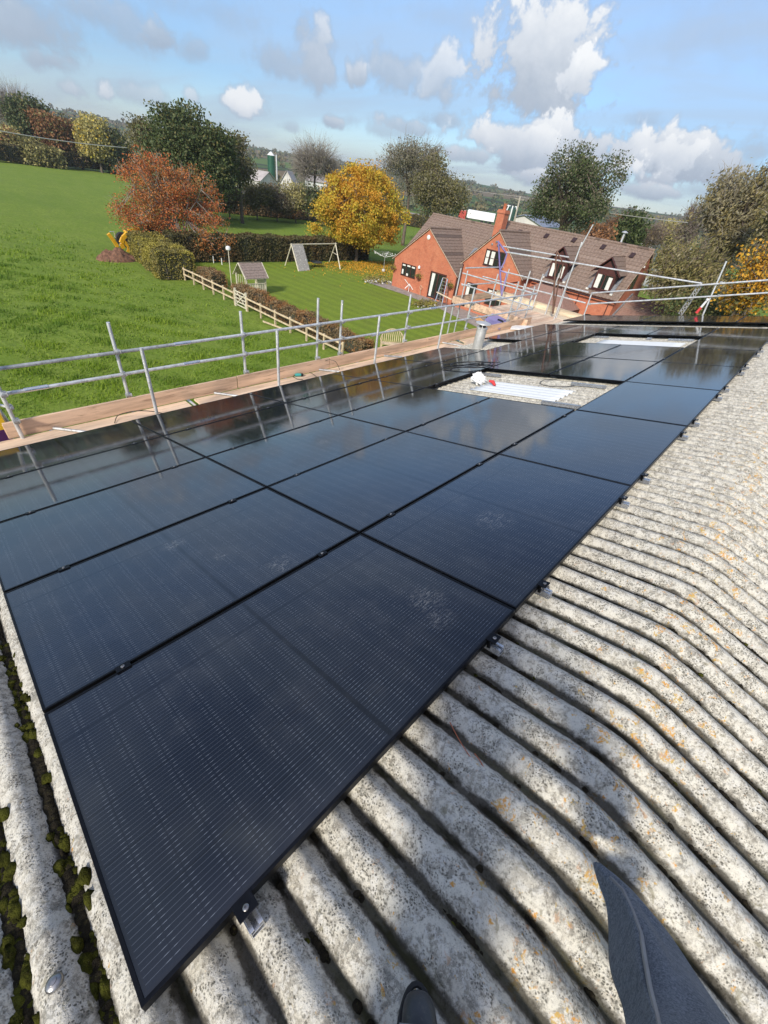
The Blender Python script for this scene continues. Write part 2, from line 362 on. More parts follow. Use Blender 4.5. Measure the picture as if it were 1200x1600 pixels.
def mat_rooflight():
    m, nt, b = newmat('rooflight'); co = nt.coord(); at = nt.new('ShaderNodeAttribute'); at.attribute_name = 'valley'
    c = nt.mix(nt.step(at.outputs['Fac'], .45, .95), (0.62, 0.65, 0.66), (0.26, 0.28, 0.28)); c = nt.mix(nt.math('MULTIPLY', nt.step(nt.noise(co, 8, 5, .7), .5, .8), .3), c, (.35, .34, .30))  # trough grey is rib shading painted into the sheet colour
    nt.put(b.inputs['Base Color'], c); b.inputs['Roughness'].default_value = .4; MATS['rooflight'] = m
mat_rooflight()
def mat_panel():
    m, nt, b = newmat('panel_cells')
    co = nt.coord(); s = nt.new('ShaderNodeSeparateXYZ'); nt.put(s.inputs[0], co); x, y = s.outputs[0], s.outputs[1]
    # 6 cells of 182 mm across, 9 + 9 half cells along, gap in the middle
    def near(v, period, w, off=0.0):       # 1 near multiples of period
        f = nt.math('FRACT', nt.math('DIVIDE', nt.math('ADD', v, off), period))
        d = nt.math('MULTIPLY', nt.math('MINIMUM', f, nt.math('SUBTRACT', 1.0, f)), period)
        return nt.step(d, w, w * 0.35)
    line = near(y, 0.0164, 0.0010)
    pulse = nt.math('MAXIMUM', near(x, 0.0935, 0.009, 0.0065 + 0.011), near(x, 0.0935, 0.009, 0.0065 - 0.011))
    dash = nt.math('GREATER_THAN', nt.noise(nt.mapping(co, scale=(60, 60, 1)), 1.0, 1, 0.5), 0.40)
    cellrow = near(y, 0.1835, 0.0032); cellcol = near(x, 0.0935, 0.0016, 0.0065)
    mid = nt.step(nt.math('ABSOLUTE', nt.math('SUBTRACT', x, 0.877)), 0.012, 0.009)
    edge = nt.math('MINIMUM', nt.math('MINIMUM', nt.math('SUBTRACT', x, 0.0), nt.math('SUBTRACT', 1.754, x)), nt.math('MINIMUM', y, nt.math('SUBTRACT', 1.12, y)))
    inner = nt.step(edge, 0.018, 0.021)
    cell = nt.mix(nt.noise(nt.mapping(co, scale=(5.35, 5.45, 1)), 1.0, 0, 0.5), (0.0042, 0.0062, 0.0112), (0.0060, 0.0086, 0.0145))
    c = nt.mix(nt.math('MULTIPLY', line, nt.math('MULTIPLY_ADD', nt.math('MULTIPLY', pulse, dash), 0.45, 0.25)), cell, (0.27, 0.30, 0.34))
    c = nt.mix(nt.math('MAXIMUM', cellrow, nt.math('MULTIPLY', cellcol, 0.6)), c, (0.0012, 0.0016, 0.003))
    c = nt.mix(mid, c, (0.0010, 0.0012, 0.002))
    c = nt.mix(inner, (0.006, 0.007, 0.010), c)
    # dust film and scuffs, fixed to the place
    pos = nt.new('ShaderNodeNewGeometry').outputs['Position']
    scuffs = None
    for (px, py, r) in [(668, 935, 0.13), (772, 812, 0.17), (690, 965, 0.10), (505, 690, .1), (345, 868, .06), (440, 880, .12), (270, 850, .1)]:
        t = 0.0; rr = ray(px, py)
        nrm = np.array([0, ST, CT]); t = (0 - CAM_C @ nrm) / (rr @ nrm); p = CAM_C + rr * t
        d = nt.vmath('DISTANCE', pos, tuple(p)); k = nt.step(d, r, r * 0.3)
        scuffs = k if scuffs is None else nt.math('MAXIMUM', scuffs, k)
    sn = nt.step(nt.noise(nt.mapping(pos, scale=(1, 3.0, 1), rot=(0, 0, R(35))), 30, 6, 0.8, 1.0), 0.50, 0.60)
    dust = nt.step(nt.noise(pos, 3.1, 6, 0.7), 0.45, 0.8)
    spk = nt.math('MULTIPLY', nt.step(nt.voro(pos, 34), 0.075, 0.03), nt.step(nt.noise(pos, 2.0, 2), 0.42, 0.6))
    dm = nt.math('MAXIMUM', nt.math('MULTIPLY', nt.math('MULTIPLY', scuffs, sn), 0.30), nt.math('MAXIMUM', nt.math('MULTIPLY', dust, 0.05), nt.math('MULTIPLY', spk, 0.25)))
    c = nt.mix(dm, c, (0.42, 0.42, 0.40))
    nt.put(b.inputs['Base Color'], c)
    nt.put(b.inputs['Roughness'], nt.math('MULTIPLY_ADD', dust, 0.05, 0.060))
    b.inputs['IOR'].default_value = 1.88
    b.inputs['Coat Weight'].default_value = 0.0
    MATS['cells'] = m
mat_panel()
simple('frame', (0.018, 0.019, 0.022), 0.38, 0.85, 0.15, 20, 0.05)
simple('black_plastic', (0.02, 0.02, 0.021), 0.5, 0, 0.2)
simple('galv', (0.62, 0.63, 0.63), 0.45, 0.45, 0.18, 9, 0.12, 60, dirt=(0.36, 0.35, 0.33))
simple('galv_dull', (0.44, 0.45, 0.45), 0.5, 0.5, 0.25, 9, 0.12, 60, dirt=(0.24, 0.22, 0.19))
simple('alu', (0.78, 0.79, 0.80), 0.28, 0.9, 0.08, 9)
simple('steel_bolt', (0.35, 0.34, 0.33), 0.35, 0.9, 0.2, 30)
simple('flue', (0.60, 0.60, 0.57), 0.45, 0.45, 0.12, 5)
simple('white', (0.78, 0.78, 0.76), 0.5, 0, 0.06, 4)
simple('board', (0.64, 0.44, 0.30), 0.75, 0, 0.28, 3, 0.25, 30, stretch=(0.25, 3, 3), dirt=(0.34, 0.22, 0.14))
simple('board_edge', (0.66, 0.50, 0.36), 0.75, 0, 0.22, 3, 0.25, 30, stretch=(0.3, 3, 3), dirt=(0.40, 0.25, 0.15))
simple('board_pale', (0.68, 0.56, 0.40), 0.75, 0, 0.2, 3, 0.25, 30, stretch=(3, 0.3, 3), dirt=(0.45, 0.36, 0.26))
simple('fence_wood', (0.58, 0.46, 0.30), 0.8, 0, 0.25, 4, 0.2, 30, dirt=(0.34, 0.27, 0.18))
simple('play_wood', (0.60, 0.55, 0.42), 0.8, 0, 0.2, 4, 0.2, 30)
simple('play_roof', (0.26, 0.20, 0.17), 0.85, 0, 0.25, 8, 0.2, 40)
simple('climb_wall', (0.36, 0.34, 0.31), 0.85, 0, 0.35, 10, 0.3, 40)
simple('purple', (0.16, 0.13, 0.32), 0.45, 0.1, 0.2, 5)
simple('sign_purple', (0.10, 0.03, 0.12), 0.35, 0, 0.1, 5)
simple('sign_yellow', (0.80, 0.50, 0.03), 0.4, 0, 0.1, 5)
simple('lilac', (0.26, 0.22, 0.42), 0.6, 0, 0.15, 5)
simple('sign_orange', (0.75, 0.36, 0.08), 0.5, 0, 0.1, 5)
simple('rust', (0.14, 0.075, 0.05), 0.7, 0.3, 0.3, 12)
simple('brown_frame', (0.075, 0.022, 0.018), 0.45, 0, 0.2, 6)
simple('fascia', (0.035, 0.016, 0.014), 0.45, 0, 0.2, 6)
simple('verge', (0.55, 0.42, 0.32), 0.8, 0, 0.2, 6)
simple('lead', (0.22, 0.23, 0.25), 0.55, 0.2, 0.25, 5)
simple('curtain', (0.70, 0.70, 0.64), 0.9, 0, 0.1, 3)
simple('paving', (0.30, 0.26, 0.23), 0.9, 0, 0.25, 2, 0.3, 20, dirt=(0.20, 0.17, 0.14))
simple('soil', (0.17, 0.085, 0.05), 0.95, 0, 0.4, 4, 0.8, 12, dirt=(0.26, 0.15, 0.10))
simple('digger_yellow', (0.75, 0.40, 0.02), 0.4, 0.0, 0.12, 5)
simple('digger_dark', (0.03, 0.03, 0.03), 0.6, 0.1, 0.2, 5)
simple('cab_roof', (0.72, 0.62, 0.44), 0.5, 0, 0.1, 5)
simple('bark', (0.13, 0.10, 0.075), 0.95, 0, 0.4, 5, 0.8, 14, stretch=(1, 1, 0.3))
simple('bark_pale', (0.27, 0.24, 0.20), 0.95, 0, 0.35, 5, 0.8, 14, stretch=(1, 1, 0.3))
simple('twig', (0.17, 0.13, 0.11), 0.95, 0, 0.3, 5)
simple('hedge_core', (0.05, 0.05, 0.03), 0.95, 0, 0.4, 5)
simple('silo_green', (0.025, 0.10, 0.055), 0.45, 0.2, 0.12, 1)
simple('tank_green', (0.02, 0.06, 0.04), 0.45, 0.1, 0.15, 1)
simple('shed_roof', (0.42, 0.38, 0.36), 0.8, 0, 0.15, 0.4)
simple('shed_wall', (0.55, 0.53, 0.50), 0.8, 0, 0.15, 0.4)
simple('shed_grey', (0.22, 0.25, 0.31), 0.6, 0.1, 0.15, 0.4)
simple('truck_white', (0.82, 0.82, 0.80), 0.4, 0, 0.04, 1)
simple('truck_red', (0.45, 0.07, 0.05), 0.4, 0, 0.1, 1)
simple('tyre', (0.02, 0.02, 0.02), 0.8, 0, 0.2, 5)
simple('pole_wood', (0.42, 0.38, 0.31), 0.85, 0, 0.2, 3, stretch=(1, 1, .2))
simple('wire', (0.50, 0.48, 0.44), 0.5, 0.2, 0.1, 5)
simple('cable', (0.012, 0.012, 0.012), 0.45, 0, 0.2, 5)
simple('teal', (0.05, 0.32, 0.30), 0.4, 0, 0.1, 5)
simple('red', (0.62, 0.05, 0.05), 0.5, 0, 0.1, 5)
simple('stone_white', (0.62, 0.61, 0.56), 0.85, 0, 0.25, 5, 0.4, 20)
simple('barn_wall', (0.30, 0.27, 0.24), 0.9, 0, 0.25, 1.5, 0.3, 20)
simple('moss', (0.052, 0.054, 0.008), 0.98, 0, 0.6, 30, 1.0, 160, spec=0.1, dirt=(0.020, 0.015, 0.008))
simple('grime', (0.022, 0.018, 0.011), 0.95, 0, 0.5, 40, 0.9, 140, spec=0.15, dirt=(0.045, 0.042, 0.012))
simple('boot', (0.035, 0.038, 0.042), 0.38, 0, 0.3, 14, 0.2, 60, dirt=(0.09, 0.085, 0.075))
simple('skin', (0.55, 0.34, 0.25), 0.55, 0, 0.1, 8)
simple('hair', (0.05, 0.035, 0.025), 0.7, 0, 0.3, 30)
simple('terracotta', (0.42, 0.13, 0.06), 0.8, 0, 0.2, 6)
simple('seat_net', (0.03, 0.035, 0.035), 0.8, 0, 0.2, 6)

def mat_fabric():
    m, nt, b = newmat('trouser_fabric'); co = nt.coord()
    w1 = nt.noise(nt.mapping(co, scale=(40, 330, 330)), 1, 3, 0.7); w2 = nt.noise(nt.mapping(co, scale=(330, 40, 330)), 1, 3, 0.7)
    w = nt.math('ADD', nt.math('MULTIPLY', w1, 0.5), nt.math('MULTIPLY', w2, 0.5))
    c = nt.mix(nt.step(w, 0.38, 0.62), (0.060, 0.072, 0.092), (0.185, 0.210, 0.245))
    c = nt.mix(nt.math('MULTIPLY', nt.step(nt.noise(co, 5, 4), 0.4, 0.7), 0.25), c, (0.16, 0.17, 0.19))
    nt.put(b.inputs['Base Color'], c); b.inputs['Roughness'].default_value = 0.9
    nt.put(b.inputs['Normal'], nt.bump(w, 0.5, 0.004))
    MATS['fabric'] = m
mat_fabric()

def mat_brick():
    m, nt, b = newmat('red_brick'); uv = nt.new('ShaderNodeUVMap').outputs[0]
    t = nt.new('ShaderNodeTexBrick'); nt.put(t.inputs['Vector'], uv)
    t.inputs['Scale'].default_value = 1; t.inputs['Brick Width'].default_value = 0.225; t.inputs['Row Height'].default_value = 0.075
    t.inputs['Mortar Size'].default_value = 0.009; t.inputs['Mortar Smooth'].default_value = 0.2; t.inputs['Bias'].default_value = -0.1
    t.inputs['Color1'].default_value = (0.52, 0.145, 0.070, 1); t.inputs['Color2'].default_value = (0.43, 0.11, 0.055, 1); t.inputs['Mortar'].default_value = (0.42, 0.21, 0.13, 1)
    n = nt.noise(uv, 0.8, 5, 0.65); n2 = nt.noise(uv, 5, 5, 0.7)
    n0 = nt.noise(uv, 1.7, 6, 0.8)
    c = nt.mix(nt.step(n, 0.35, 0.7), t.outputs[0], nt.mix(0.5, t.outputs[0], (0.60, 0.24, 0.13)))
    c = nt.mix(nt.math('MULTIPLY', nt.step(n0, 0.5, 0.62), 0.45), c, (0.30, 0.085, 0.045))
    c = nt.mix(nt.math('MULTIPLY', nt.step(nt.noise(uv, 3.1, 6, 0.8), 0.56, 0.66), 0.4), c, (0.62, 0.33, 0.20))
    c = nt.mix(nt.math('MULTIPLY', nt.step(n2, 0.5, 0.75), 0.35), c, (0.34, 0.11, 0.06))
    nt.put(b.inputs['Base Color'], c); b.inputs['Roughness'].default_value = 0.9
    nt.put(b.inputs['Normal'], nt.bump(nt.math('SUBTRACT', n2, nt.math('MULTIPLY', t.outputs[1], 0.8)), 0.4, 0.01))
    MATS['brick'] = m
mat_brick()
def mat_tile(name, c1, c2, c3):
    m, nt, b = newmat(name); co = nt.coord()
    n = nt.noise(co, 1.6, 5, 0.7); n2 = nt.noise(co, 7, 5, 0.7); n3 = nt.noise(co, 22, 3, 0.7)
    isl = nt.new('ShaderNodeNewGeometry').outputs['Random Per Island']
    c = nt.mix(nt.step(n2, 0.3, 0.7), c1, c2)
    c = nt.mix(nt.math('MULTIPLY', nt.step(n, 0.45, 0.75), 0.5), c, c3)
    c = nt.mix(nt.math('MULTIPLY', nt.step(n3, 0.66, 0.72), 0.6), c, (0.42, 0.40, 0.34))
    c = nt.mix(nt.math('MULTIPLY', nt.math('GREATER_THAN', isl, 0.93), 0.5), c, (0.28, 0.21, 0.17))
    c = nt.mix(nt.math('MULTIPLY', nt.math('LESS_THAN', isl, 0.05), 0.5), c, (0.03, 0.02, 0.018))
    nt.put(b.inputs['Base Color'], c); b.inputs['Roughness'].default_value = 0.85
    nt.put(b.inputs['Normal'], nt.bump(n2, 0.4, 0.02))
    MATS[name] = m
mat_tile('tile_brown', (0.155, 0.105, 0.080), (0.265, 0.190, 0.148), (0.22, 0.175, 0.14))
mat_tile('tile_pink', (0.26, 0.145, 0.11), (0.36, 0.22, 0.175), (0.24, 0.18, 0.15))

def mat_glass():
    m, nt, b = newmat('window_glass'); co = nt.coord()
    b.inputs['Base Color'].default_value = (0.02, 0.022, 0.024, 1); b.inputs['Roughness'].default_value = 0.06
    b.inputs['Specular IOR Level'].default_value = 0.8
    MATS['glass'] = m
mat_glass()

def mat_leaf(name, cols, trans=0.25, rough=0.6, noise_col=None, nscale=0.35):
    m, nt, b = newmat(name)
    g = nt.new('ShaderNodeNewGeometry'); isl = g.outputs['Random Per Island']
    cols = [tuple(min(.8, x * 1.4) for x in c) for c in cols]; noise_col = None if noise_col is None else tuple(min(.8, x * 1.4) for x in noise_col)
    stops = [((i + 0.0) / max(1, len(cols) - 1), c) for i, c in enumerate(cols)]
    c = nt.ramp(isl, stops)
    co = nt.coord()
    if noise_col is not None:
        c = nt.mix(nt.step(nt.noise(co, nscale, 3, 0.6), 0.42, 0.62), c, nt.mix(0.75, c, noise_col))
    nt.put(b.inputs['Base Color'], c); b.inputs['Roughness'].default_value = rough; b.inputs['Specular IOR Level'].default_value = 0.3
    tr = nt.new('ShaderNodeBsdfTranslucent'); nt.put(tr.inputs[0], c)
    mx = nt.new('ShaderNodeMixShader'); mx.inputs[0].default_value = trans
    nt.l.new(b.outputs[0], mx.inputs[1]); nt.l.new(tr.outputs[0], mx.inputs[2])
    nt.l.new(mx.outputs[0], nt.n['Material Output'].inputs[0])
    MATS[name] = m
mat_leaf('leaf_dark', [(0.036, 0.055, 0.018), (0.058, 0.080, 0.026), (0.095, 0.110, 0.042)])
mat_leaf('leaf_olive', [(0.085, 0.085, 0.028), (0.13, 0.12, 0.04), (0.17, 0.145, 0.055)])
mat_leaf('leaf_greygreen', [(0.10, 0.095, 0.055), (0.15, 0.14, 0.085), (0.20, 0.18, 0.12)])
mat_leaf('leaf_red', [(0.26, 0.055, 0.018), (0.38, 0.095, 0.028), (0.42, 0.15, 0.045), (0.30, 0.14, 0.05)], noise_col=(0.36, 0.16, 0.05))
mat_leaf('leaf_gold', [(0.20, 0.20, 0.025), (0.34, 0.30, 0.035), (0.46, 0.36, 0.04), (0.44, 0.27, 0.03)], noise_col=(0.46, 0.20, 0.02), nscale=0.25)
mat_leaf('leaf_yellow', [(0.34, 0.30, 0.05), (0.48, 0.36, 0.05), (0.60, 0.36, 0.03)])
mat_leaf('leaf_palegold', [(0.22, 0.20, 0.07), (0.32, 0.28, 0.10), (0.38, 0.33, 0.14)])
mat_leaf('leaf_rust', [(0.15, 0.075, 0.035), (0.22, 0.11, 0.05), (0.28, 0.14, 0.06)])
mat_leaf('leaf_brown', [(0.105, 0.075, 0.045), (0.15, 0.105, 0.065), (0.17, 0.14, 0.085)], noise_col=(0.12, 0.10, 0.05))
mat_leaf('leaf_willow', [(0.13, 0.11, 0.06), (0.20, 0.17, 0.09), (0.27, 0.24, 0.15)], noise_col=(0.20, 0.16, 0.05), nscale=0.5)
mat_leaf('leaf_orange', [(0.36, 0.17, 0.015), (0.46, 0.24, 0.02), (0.50, 0.31, 0.04)])
mat_leaf('leaf_hedge', [(0.085, 0.085, 0.03), (0.13, 0.12, 0.04), (0.20, 0.17, 0.05), (0.24, 0.18, 0.05)], noise_col=(0.28, 0.24, 0.04), nscale=0.6)
mat_leaf('leaf_hedge_dark', [(0.05, 0.052, 0.02), (0.075, 0.072, 0.028), (0.11, 0.085, 0.035)], noise_col=(0.12, 0.075, 0.03), nscale=0.5)
mat_leaf('leaf_hedge_brown', [(0.13, 0.095, 0.05), (0.18, 0.13, 0.07), (0.24, 0.17, 0.08)], noise_col=(0.26, 0.12, 0.04), nscale=0.8)
mat_leaf('leaf_far', [(0.10, 0.105, 0.05), (0.15, 0.14, 0.07), (0.19, 0.165, 0.085), (0.21, 0.15, 0.08)], noise_col=(0.10, 0.12, 0.07), nscale=0.02)
mat_leaf('grass_blade', [(0.110, 0.185, 0.012), (0.170, 0.250, 0.020), (0.25, 0.310, 0.045)], trans=0.45, noise_col=(0.08, 0.15, 0.02), nscale=0.3)

def mat_grass():
    m, nt, b = newmat('field_grass'); co = nt.coord()
    n1 = nt.noise(co, 0.06, 5, 0.6); n2 = nt.noise(co, 1.1, 6, 0.7); n3 = nt.noise(nt.mapping(co, scale=(1, 0.45, 1), rot=(0, 0, R(25))), 5.0, 6, 0.75); n4 = nt.noise(co, 24, 3, 0.7)
    near = nt.mix(nt.step(n3, 0.35, 0.65), (0.125, 0.190, 0.018), (0.225, 0.300, 0.042))
    near = nt.mix(nt.math('MULTIPLY', nt.step(n2, 0.45, 0.7), 0.5), near, (0.16, 0.20, 0.045))
    near = nt.mix(nt.math('MULTIPLY', nt.step(n1, 0.4, 0.7), 0.35), near, (0.085, 0.155, 0.022))
    # far country: patchwork of pasture, stubble and plough
    vc = nt.voro(nt.mapping(co, scale=(1, 1.4, 1), rot=(0, 0, R(20))), 0.0058, 'F1', 'Color')
    sc = nt.new('ShaderNodeSeparateColor'); nt.put(sc.inputs[0], vc)
    patch = nt.ramp(sc.outputs[0], [(0.0, (0.07, 0.12, 0.03)), (0.3, (0.10, 0.16, 0.035)), (0.5, (0.14, 0.15, 0.05)), (0.68, (0.17, 0.13, 0.07)), (0.85, (0.08, 0.13, 0.03)), (1.0, (0.13, 0.19, 0.05))], 'CONSTANT')
    vd = nt.voro(nt.mapping(co, scale=(1, 1.4, 1), rot=(0, 0, R(20))), 0.0058, 'DISTANCE_TO_EDGE')
    patch = nt.mix(nt.step(vd, 0.05, 0.025), patch, (0.035, 0.045, 0.02))
    ln = nt.vmath('LENGTH', co)
    strk = nt.noise(nt.mapping(co, scale=(1, .25, 1), rot=(0, 0, R(-20))), 0.55, 6, 0.75)
    near = nt.mix(nt.math('MULTIPLY', nt.step(strk, 0.42, 0.62), 0.45), near, (0.120, 0.200, 0.016))
    near = nt.mix(nt.math('MULTIPLY', nt.step(nt.noise(co, 2.3, 5, .8), 0.58, 0.70), 0.4), near, (0.23, 0.26, 0.075))
    c = nt.mix(nt.step(ln, 210, 240), near, patch)
    nt.put(b.inputs['Base Color'], c); b.inputs['Roughness'].default_value = 0.9; b.inputs['Specular IOR Level'].default_value = 0.2
    h = nt.math('ADD', nt.math('MULTIPLY', n3, 1.0), nt.math('MULTIPLY', n4, 0.35))
    nt.put(b.inputs['Normal'], nt.bump(h, 0.8, 0.10))
    MATS['grass'] = m
    m, nt, b = newmat('lawn_grass'); co = nt.coord()
    s = nt.new('ShaderNodeSeparateXYZ'); nt.put(s.inputs[0], co)
    wob = nt.math('MULTIPLY', nt.noise(co, 0.3, 2), 0.6)
    st = nt.math('SINE', nt.math('MULTIPLY', nt.math('ADD', nt.math('MULTIPLY_ADD', s.outputs[1], 0.05, s.outputs[0]), wob), 2 * math.pi / 1.25))
    n2 = nt.noise(co, 0.5, 5, 0.7); n3 = nt.noise(co, 7, 6, 0.75)
    c = nt.mix(nt.step(n3, 0.3, 0.7), (0.135, 0.200, 0.015), (0.225, 0.295, 0.034))
    c = nt.mix(nt.math('MULTIPLY', nt.step(n2, 0.45, 0.7), 0.4), c, (0.13, 0.15, 0.03))
    c = nt.mix(nt.math('MULTIPLY', nt.step(st, -0.6, 0.6), 0.24), c, (0.065, 0.110, 0.014))
    dist = nt.vmath('DISTANCE', co, (43.5, 44.5, GZ))
    lit = nt.math('MULTIPLY', nt.step(dist, 11, 5), nt.step(nt.noise(co, 6, 5, 0.8), 0.46, 0.56))
    c = nt.mix(nt.math('MULTIPLY', lit, 0.55), c, (0.30, 0.13, 0.03))
    nt.put(b.inputs['Base Color'], c); b.inputs['Roughness'].default_value = 0.9; b.inputs['Specular IOR Level'].default_value = 0.2
    nt.put(b.inputs['Normal'], nt.bump(n3, 0.6, 0.04))
    MATS['lawn'] = m
mat_grass()

# ---------------------------------------------------------------- terrain
def hill(x, y):
    r = np.hypot(x, y); a = np.arctan2(y, x)
    t = np.clip((r - 260) / 1300, 0, 1); t = t * t * (3 - 2 * t)
    side = 0.78 + 0.32 * np.clip(a / 1.7, -0.4, 1.0) + 0.10 * np.sin(a * 5.0 + 0.6) + 0.07 * np.sin(a * 13 + r * 0.004)
    roll = 2.4 * np.sin(x * 0.011 + 1.0) * np.sin(y * 0.009) * np.clip((r - 220) / 300, 0, 1)
    dip = -2.5 * np.exp(-((r - 300) / 90.0) ** 2)
    return GZ + 28 * t * side + roll + dip
def build_terrain():
    rs = np.concatenate([[0.01], np.geomspace(4, 200, 28), np.linspace(215, 1700, 70), [2100, 2600]])
    na = 220; A = np.linspace(0, 2 * math.pi, na, endpoint=False)
    X = np.outer(rs, np.cos(A)); Y = np.outer(rs, np.sin(A)); Z = hill(X, Y)
    V = np.stack([X.ravel(), Y.ravel(), Z.ravel()], 1)
    F = [(i * na + k, i * na + (k + 1) % na, (i + 1) * na + (k + 1) % na, (i + 1) * na + k) for i in range(len(rs) - 1) for k in range(na)]
    o = from_pydata('ground', V, F, MATS['grass'], smooth=True); tag(o, kind='structure')
build_terrain()
def sheet(name, poly, z, mat):
    o = from_pydata(name, [(x, y, z) for x, y in poly], [tuple(range(len(poly)))], mat); tag(o, kind='structure'); return o
sheet('lawn', [(18.6, 12), (18.6, 39.0), (21, 45.2), (52, 45.2), (52, 12)], GZ + 0.012, MATS['lawn'])
sheet('patio', [(35.9, 35.6), (36.1, 30.0), (35.7, 25.5), (34.6, 22.0), (33.6, 18.4), (33.0, 14.0), (32, 2), (60, 2), (60, 12.5), (39.9, 12.5), (39.4, 36.4), (36.6, 36.8)], GZ + 0.028, MATS['paving'])

# ---------------------------------------------------------------- barn
P0 = 0.146; UV0 = 0.941           # corrugation pitch, position of one trough along the ridge
YR, EPS = -0.60, 0.085
U0, U1 = -1.42, 17.25
def corr(u):
    c = 0.5 - 0.5 * np.cos(2 * np.pi * (u - UV0) / P0)
    return np.power(np.clip(c, 0, 1), 0.62)
WPK = -0.086; DEP = 0.052
def base_wz(y):
    # bend at the ridge; plane through (y=0,z=0) on the near side
    k = ST / CT
    return k * (-(np.sqrt((y - YR) ** 2 + EPS ** 2)) - YR)
def roof_z(u, y, extra=0.0):
    k = ST / CT
    s = (y - YR) / np.sqrt((y - YR) ** 2 + EPS ** 2)
    return base_wz(y) + (WPK - DEP * (1 - corr(u)) + extra) / CT
def build_barn():
    barn = empty('barn', (8, 0, GZ), 'long barn with a grey lichened corrugated roof carrying the solar panels', 'barn')
    bl = barn.location
    # corrugated sheets: coarse along the slope, fine across; a step where sheets overlap
    us = np.arange(U0, U1, P0 / 14)
    laps = [(0.36, 1), (2.55, 2), (4.2, 3)]
    ys = list(np.arange(-6.2, -1.7, 0.35)) + list(np.arange(-1.7, -0.95, 0.12)) + list(np.arange(-0.95, -0.2, 0.035)) + list(np.arange(-0.2, 0.34, 0.09)) + [0.352, 0.358] + list(np.arange(0.45, 5.6, 0.22)) + [5.62]
    ys = np.array(sorted(ys))
    Ug, Yg = np.meshgrid(us, ys)
    ex = np.where((Yg < 0.355) & (Yg > -1.56), 0.010, 0.0)
    wob = 0.004 * np.sin(Ug * 1.9 + 0.7 * Yg) + 0.003 * np.sin(Ug * 0.7 - 2 * Yg)
    # random lumps in the weathered sheet
    jit = rng.normal(0, 0.0012, Ug.shape)
    Z = roof_z(Ug, Yg, ex + wob + jit)
    V = np.stack([Ug.ravel() - bl.x, Yg.ravel() - bl.y, Z.ravel() - bl.z], 1)
    nu = len(us); F = []
    idx = np.arange(len(ys) * nu).reshape(len(ys), nu)
    F = np.stack([idx[:-1, :-1].ravel(), idx[:-1, 1:].ravel(), idx[1:, 1:].ravel(), idx[1:, :-1].ravel()], 1).tolist()
    me = bpy.data.meshes.new('roof'); me.from_pydata(V.tolist(), [], F); me.update()
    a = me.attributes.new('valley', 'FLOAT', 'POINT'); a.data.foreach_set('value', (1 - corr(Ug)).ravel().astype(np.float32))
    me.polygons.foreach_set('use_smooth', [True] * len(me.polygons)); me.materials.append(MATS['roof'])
    o = bpy.data.objects.new('roof', me); COL.objects.link(o); o.parent = barn
    # the sheets have thickness at the eave and verge
    e = MB(); e.bar((U0 - .03 - bl.x, 5.6, roof_z(0.94, 5.6) - .06 - bl.z), (U1 - bl.x, 5.6, roof_z(0.94, 5.6) - .06 - bl.z), .06, .06)
    e.build('eaves_rail', MATS['galv_dull'], barn)
    w = MB()
    zt = lambda y: float(base_wz(np.array(y))) - 0.20 - bl.z
    prof = [(-6.0, 0), (5.45, 0), (5.45, zt(5.45)), (YR, zt(YR)), (-6.0, zt(-6.0))]
    w.prism(prof, 'x', U0 + .25 - bl.x, U1 - .15 - bl.x)
    w.build('wall', MATS['barn_wall'], barn)
    # fixings: domed washers on the crowns, rows along the laps
    for y in (0.22, -1.42, 2.4, 4.1):
        for k in range(-14, 110, 6):
            u = UV0 + P0 * (k + 0.5)
            if u < U0 + .05 or u > U1 - .1: continue
            covered = 0.0 < u < 14.1 and y > 0.0
            if covered and not (5.3 < u < 7.0 and 1.2 < y < 3.4) : continue
            z = float(roof_z(np.array(u), np.array(y), 0.010 if y < .35 else 0))
            n = Vector((0, ST if y > YR else -ST, CT))
            M = n.to_track_quat('Z', 'Y').to_matrix()
            b = MB(); b.lathe([(0.020, -.006), (0.020, 0.002), (0.017, 0.007), (0.009, 0.010), (0.009, 0.013), (0.001, 0.015)], Vector((u, y, z)) - bl, 14, M)
            b.build('bolt', MATS['steel_bolt'], barn, smooth=True)
build_barn()

